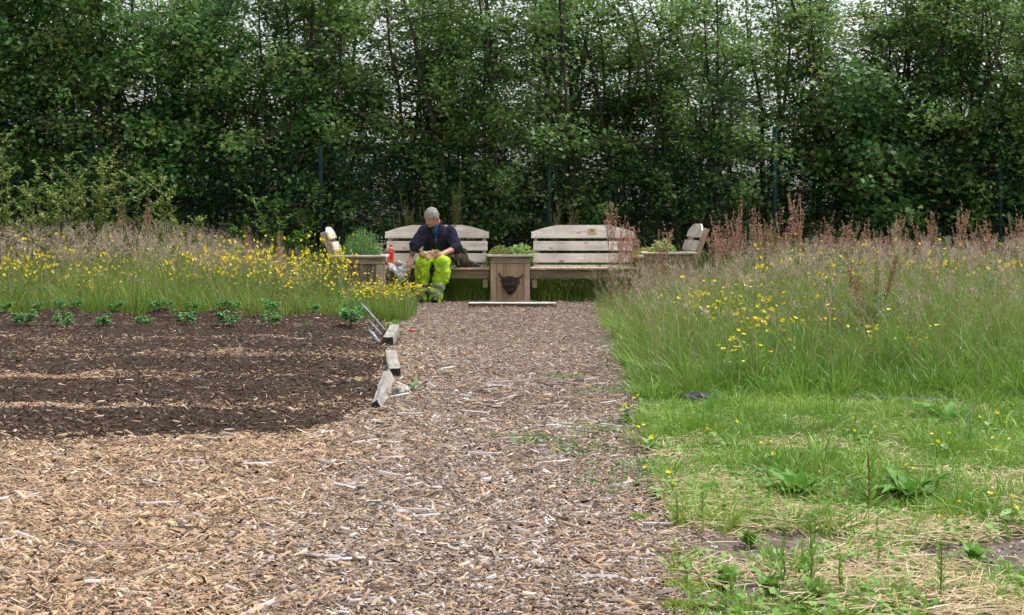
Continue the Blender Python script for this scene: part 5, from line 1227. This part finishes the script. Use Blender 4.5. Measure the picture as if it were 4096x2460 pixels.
trs = fuse('hi_vis_trousers', tr, .008, M['hivis'], man, 2, trd)
def inband(k, a, lo, hi, tilt):
    def f(c, n):
        c2 = np.array(c[:]); 
        if abs(c2[0] - (a[0] + (k[0] - a[0]) * .3)) > .125 or c2[1] > .1: return False
        zz = c2[2] + tilt * (c2[0] - a[0]); return lo < zz < hi
    return f
mid = (ankR[0] + ankL[0]) / 2
for a, s, tl, d0 in ((ankR, -1, -.02, 0), (ankL, 1, .16, .012)):
    for lo, hi in ((.175, .222), (.095, .138)):
        patch('reflective_band', trs, lambda c, n, a=a, s=s, lo=lo, hi=hi, tl=tl, d0=d0: (c.x - mid) * s > 0 and lo < c.z + tl * (c.x - a[0]) - d0 < hi and c.y < .1, .003, M['band'], man)
for a in (ankR, ankL):
    fuse('boot', [capsule(a + np.array([0, .03, -.07]), .048, a + np.array([-.005, -.12, -.078]), .043, 12, (1, 1)), capsule(a + np.array([0, -.01, .02]), .058, a + np.array([0, -.02, -.06]), .056), ellip(a + np.array([-.004, -.13, -.080]), (.046, .05, .036))], .006, M['boot'], man, 2)
fa = elR + (wrR - elR) * .62
patch('tattoo', bod, lambda c, n: (np.array(c[:]) - fa) @ (np.array(c[:]) - fa) < .043 ** 2 and n.y < -.35, .0012, M['tattoo'], man)

# bread in his left hand
br = empty('bread_roll', (0, 0, 0)); tag(br, 'torn crusty bread roll in the left hand of the man', 'bread')
bp = P(1690, 1018, 16.36)
o = lump('crust', bp, (.046, .034, .043), 12, M['bread'], None, None, .22, 4, 1.6); o.parent = br
o = lump('crumb', bp + Vector((.030, -.010, .018)), (.028, .026, .020), 15, M['crumb'], None, None, .3, 3, 2); o.parent = br
o = lump('bread_piece', P(1722, 1008, 16.40), (.040, .02, .013), 17, M['crumb'], 'pale piece of bread lying across the fingers of the man', 'bread', .3, 3, 2)
# white plastic bag on the seat
def crum(c): return .012 * (1 - 3 * abs(mnoise.noise(c * 13))) + .006 * mnoise.noise(c * 30)
bagr = empty('plastic_bag', (0, 0, 0)); tag(bagr, 'crumpled white plastic bag on the seat hanging over the bench edge beside the man', 'bag')
b0 = np.array(P(1600, 1075, 16.62))
fuse('bag', [capsule(b0 + (-.10, .03, .02), .045, b0 + (.09, .05, -.0), .05, 16, (1, .8)), capsule(b0 + (-.10, -.03, .015), .028, b0 + (-.13, .02, .065), .010), capsule(b0 + (.06, .10, .04), .035, b0 + (-.03, .12, .085), .02),
             capsule(b0 + (-.07, -.065, -.005), .040, b0 + (.015, -.085, -.10), .026, 16, (.9, .6)), capsule(b0 + (.09, -.06, -.0), .045, b0 + (.03, -.09, -.10), .026, 16, (1, .6)), capsule(b0 + (.01, -.06, -.01), .045, b0 + (.02, -.09, -.12), .026, 16, (1.1, .6)), capsule(b0 + (.02, -.09, -.12), .026, b0 + (.022, -.085, -.165), .006)], .008, M['bag'], bagr, 2, crum)
lump('bread_loaf', P(1592, 1058, 16.64), (.050, .035, .028), 21, noise_mat('paper_bag', [(.22, .12, .09), (.30, .17, .13)], 12, .8), 'brown roll lying in the mouth of the white plastic bag', 'bread', .12, 4, 1.2)
lump('food_wrapper', P(1640, 1074, 16.60), (.042, .03, .014), 23, noise_mat('pink_meat', [(.40, .18, .14), (.50, .26, .20)], 20, .5), 'pinkish food under the right hand of the man in the bag', 'food', .3, 4, 2)
# bottle
def lathe(name, prof, mat, parent, sides=28):
    n = len(prof); V = [(r * math.cos(a), r * math.sin(a), z) for r, z in prof for a in np.arange(sides) * 2 * math.pi / sides]
    Fc = [(i * sides + j, i * sides + (j + 1) % sides, (i + 1) * sides + (j + 1) % sides, (i + 1) * sides + j) for i in range(n - 1) for j in range(sides)] + [tuple(range(sides))[::-1], tuple(range((n - 1) * sides, n * sides))]
    return obj_me(name, mesh_list(name, V, Fc), mat, parent, smooth=True)
bo = empty('drink_bottle', P(1560, 1078, 16.72)); bo.rotation_euler = (0, R(3), 0); bo.location.z = .415
tag(bo, 'plastic bottle of orange drink with red label and red cap standing on the seat', 'bottle')
lathe('bottle', [(.030, .0), (.036, .006), (.037, .02), (.034, .05), (.037, .09), (.038, .15), (.034, .19), (.022, .235), (.014, .25), (.014, .256)], M['bottle'], bo)
lathe('label', [(.0378, .105), (.0388, .11), (.0388, .15), (.0352, .19), (.0262, .225), (.025, .226)], M['label'], bo)
lathe('neck_ring', [(.0235, .2285), (.0238, .232), (.0188, .246), (.0165, .247)], M['yellowband'], bo)
lathe('cap', [(.0155, .258), (.0165, .260), (.0165, .276), (.0150, .279)], M['redcap'], bo)
# camouflage bag
cb = empty('camouflage_bag', (0, 0, 0)); tag(cb, 'brown camouflage canvas bag slumped open on the seat beside the man', 'bag')
c0 = np.array(P(1850, 1040, 16.74))
cw = lambda c: .012 * (1 - 2.2 * abs(mnoise.noise(c * 11))) + .009 * mnoise.noise(c * 7) + .003 * mnoise.noise(c * 35)
fuse('bag_body', [capsule(c0 + (-.015, .02, .06), .070, c0 + (-.005, .0, -.02), .085, 16, (.95, 1)), capsule(c0 + (-.02, 0, .04), .06, c0 + (-.13, -.10, .04), .055), capsule(c0 + (-.03, 0, .11), .04, c0 + (.02, .0, .10), .035), capsule(c0 + (.02, 0, -.03), .07, c0 + (.13, -.02, -.055), .038), capsule(c0 + (-.10, -.08, .07), .03, c0 + (-.01, .0, .12), .022),
                  capsule(c0 + (-.12, -.14, .045), .04, c0 + (-.19, -.20, .01), .022)], .008, M['camo'], cb, 2, cw)
def arc(name, pts, r, flat=(1.8, .5)):
    pts = [np.array(p_) for p_ in pts]; ex = []
    for i in range(len(pts) - 1): ex.append(capsule(pts[i], r, pts[i + 1], r, 10, flat))
    fuse(name, ex, .0045, M['strap'], cb, 2)
arc('strap', [c0 + (-.11, -.13, .03), c0 + (-.12, -.14, -.04), c0 + (-.08, -.14, -.085), c0 + (-.04, -.14, -.06), c0 + (-.05, -.11, .0)], .011)
arc('strap', [c0 + (-.22, -.24, .06), c0 + (-.27, -.25, .03), c0 + (-.27, -.25, -.015), c0 + (-.22, -.24, -.02), c0 + (-.19, -.22, .02)], .010)
arc('strap', [c0 + (-.02, -.06, .13), c0 + (-.04, -.08, .05), c0 + (.03, -.08, -.05), c0 + (.12, -.05, -.02), c0 + (.15, -.03, -.05)], .008)
lump('glasses_case', P(1910, 1060, 16.78), (.040, .022, .014), 31, M['blue'], 'shiny dark blue glasses case on the seat right of the camouflage bag', 'case', .08, 4, .8)
ph = Wood(); ph.box(-.046, .046, -.03, .03, 0, .012, bev=.004); o = ph.build('phone', [M['black']]); pp = P(1908, 1072, 16.76); o.location = (pp.x, 16.76, .4165); tag(o, 'flat black phone under the dark blue case on the seat', 'phone')
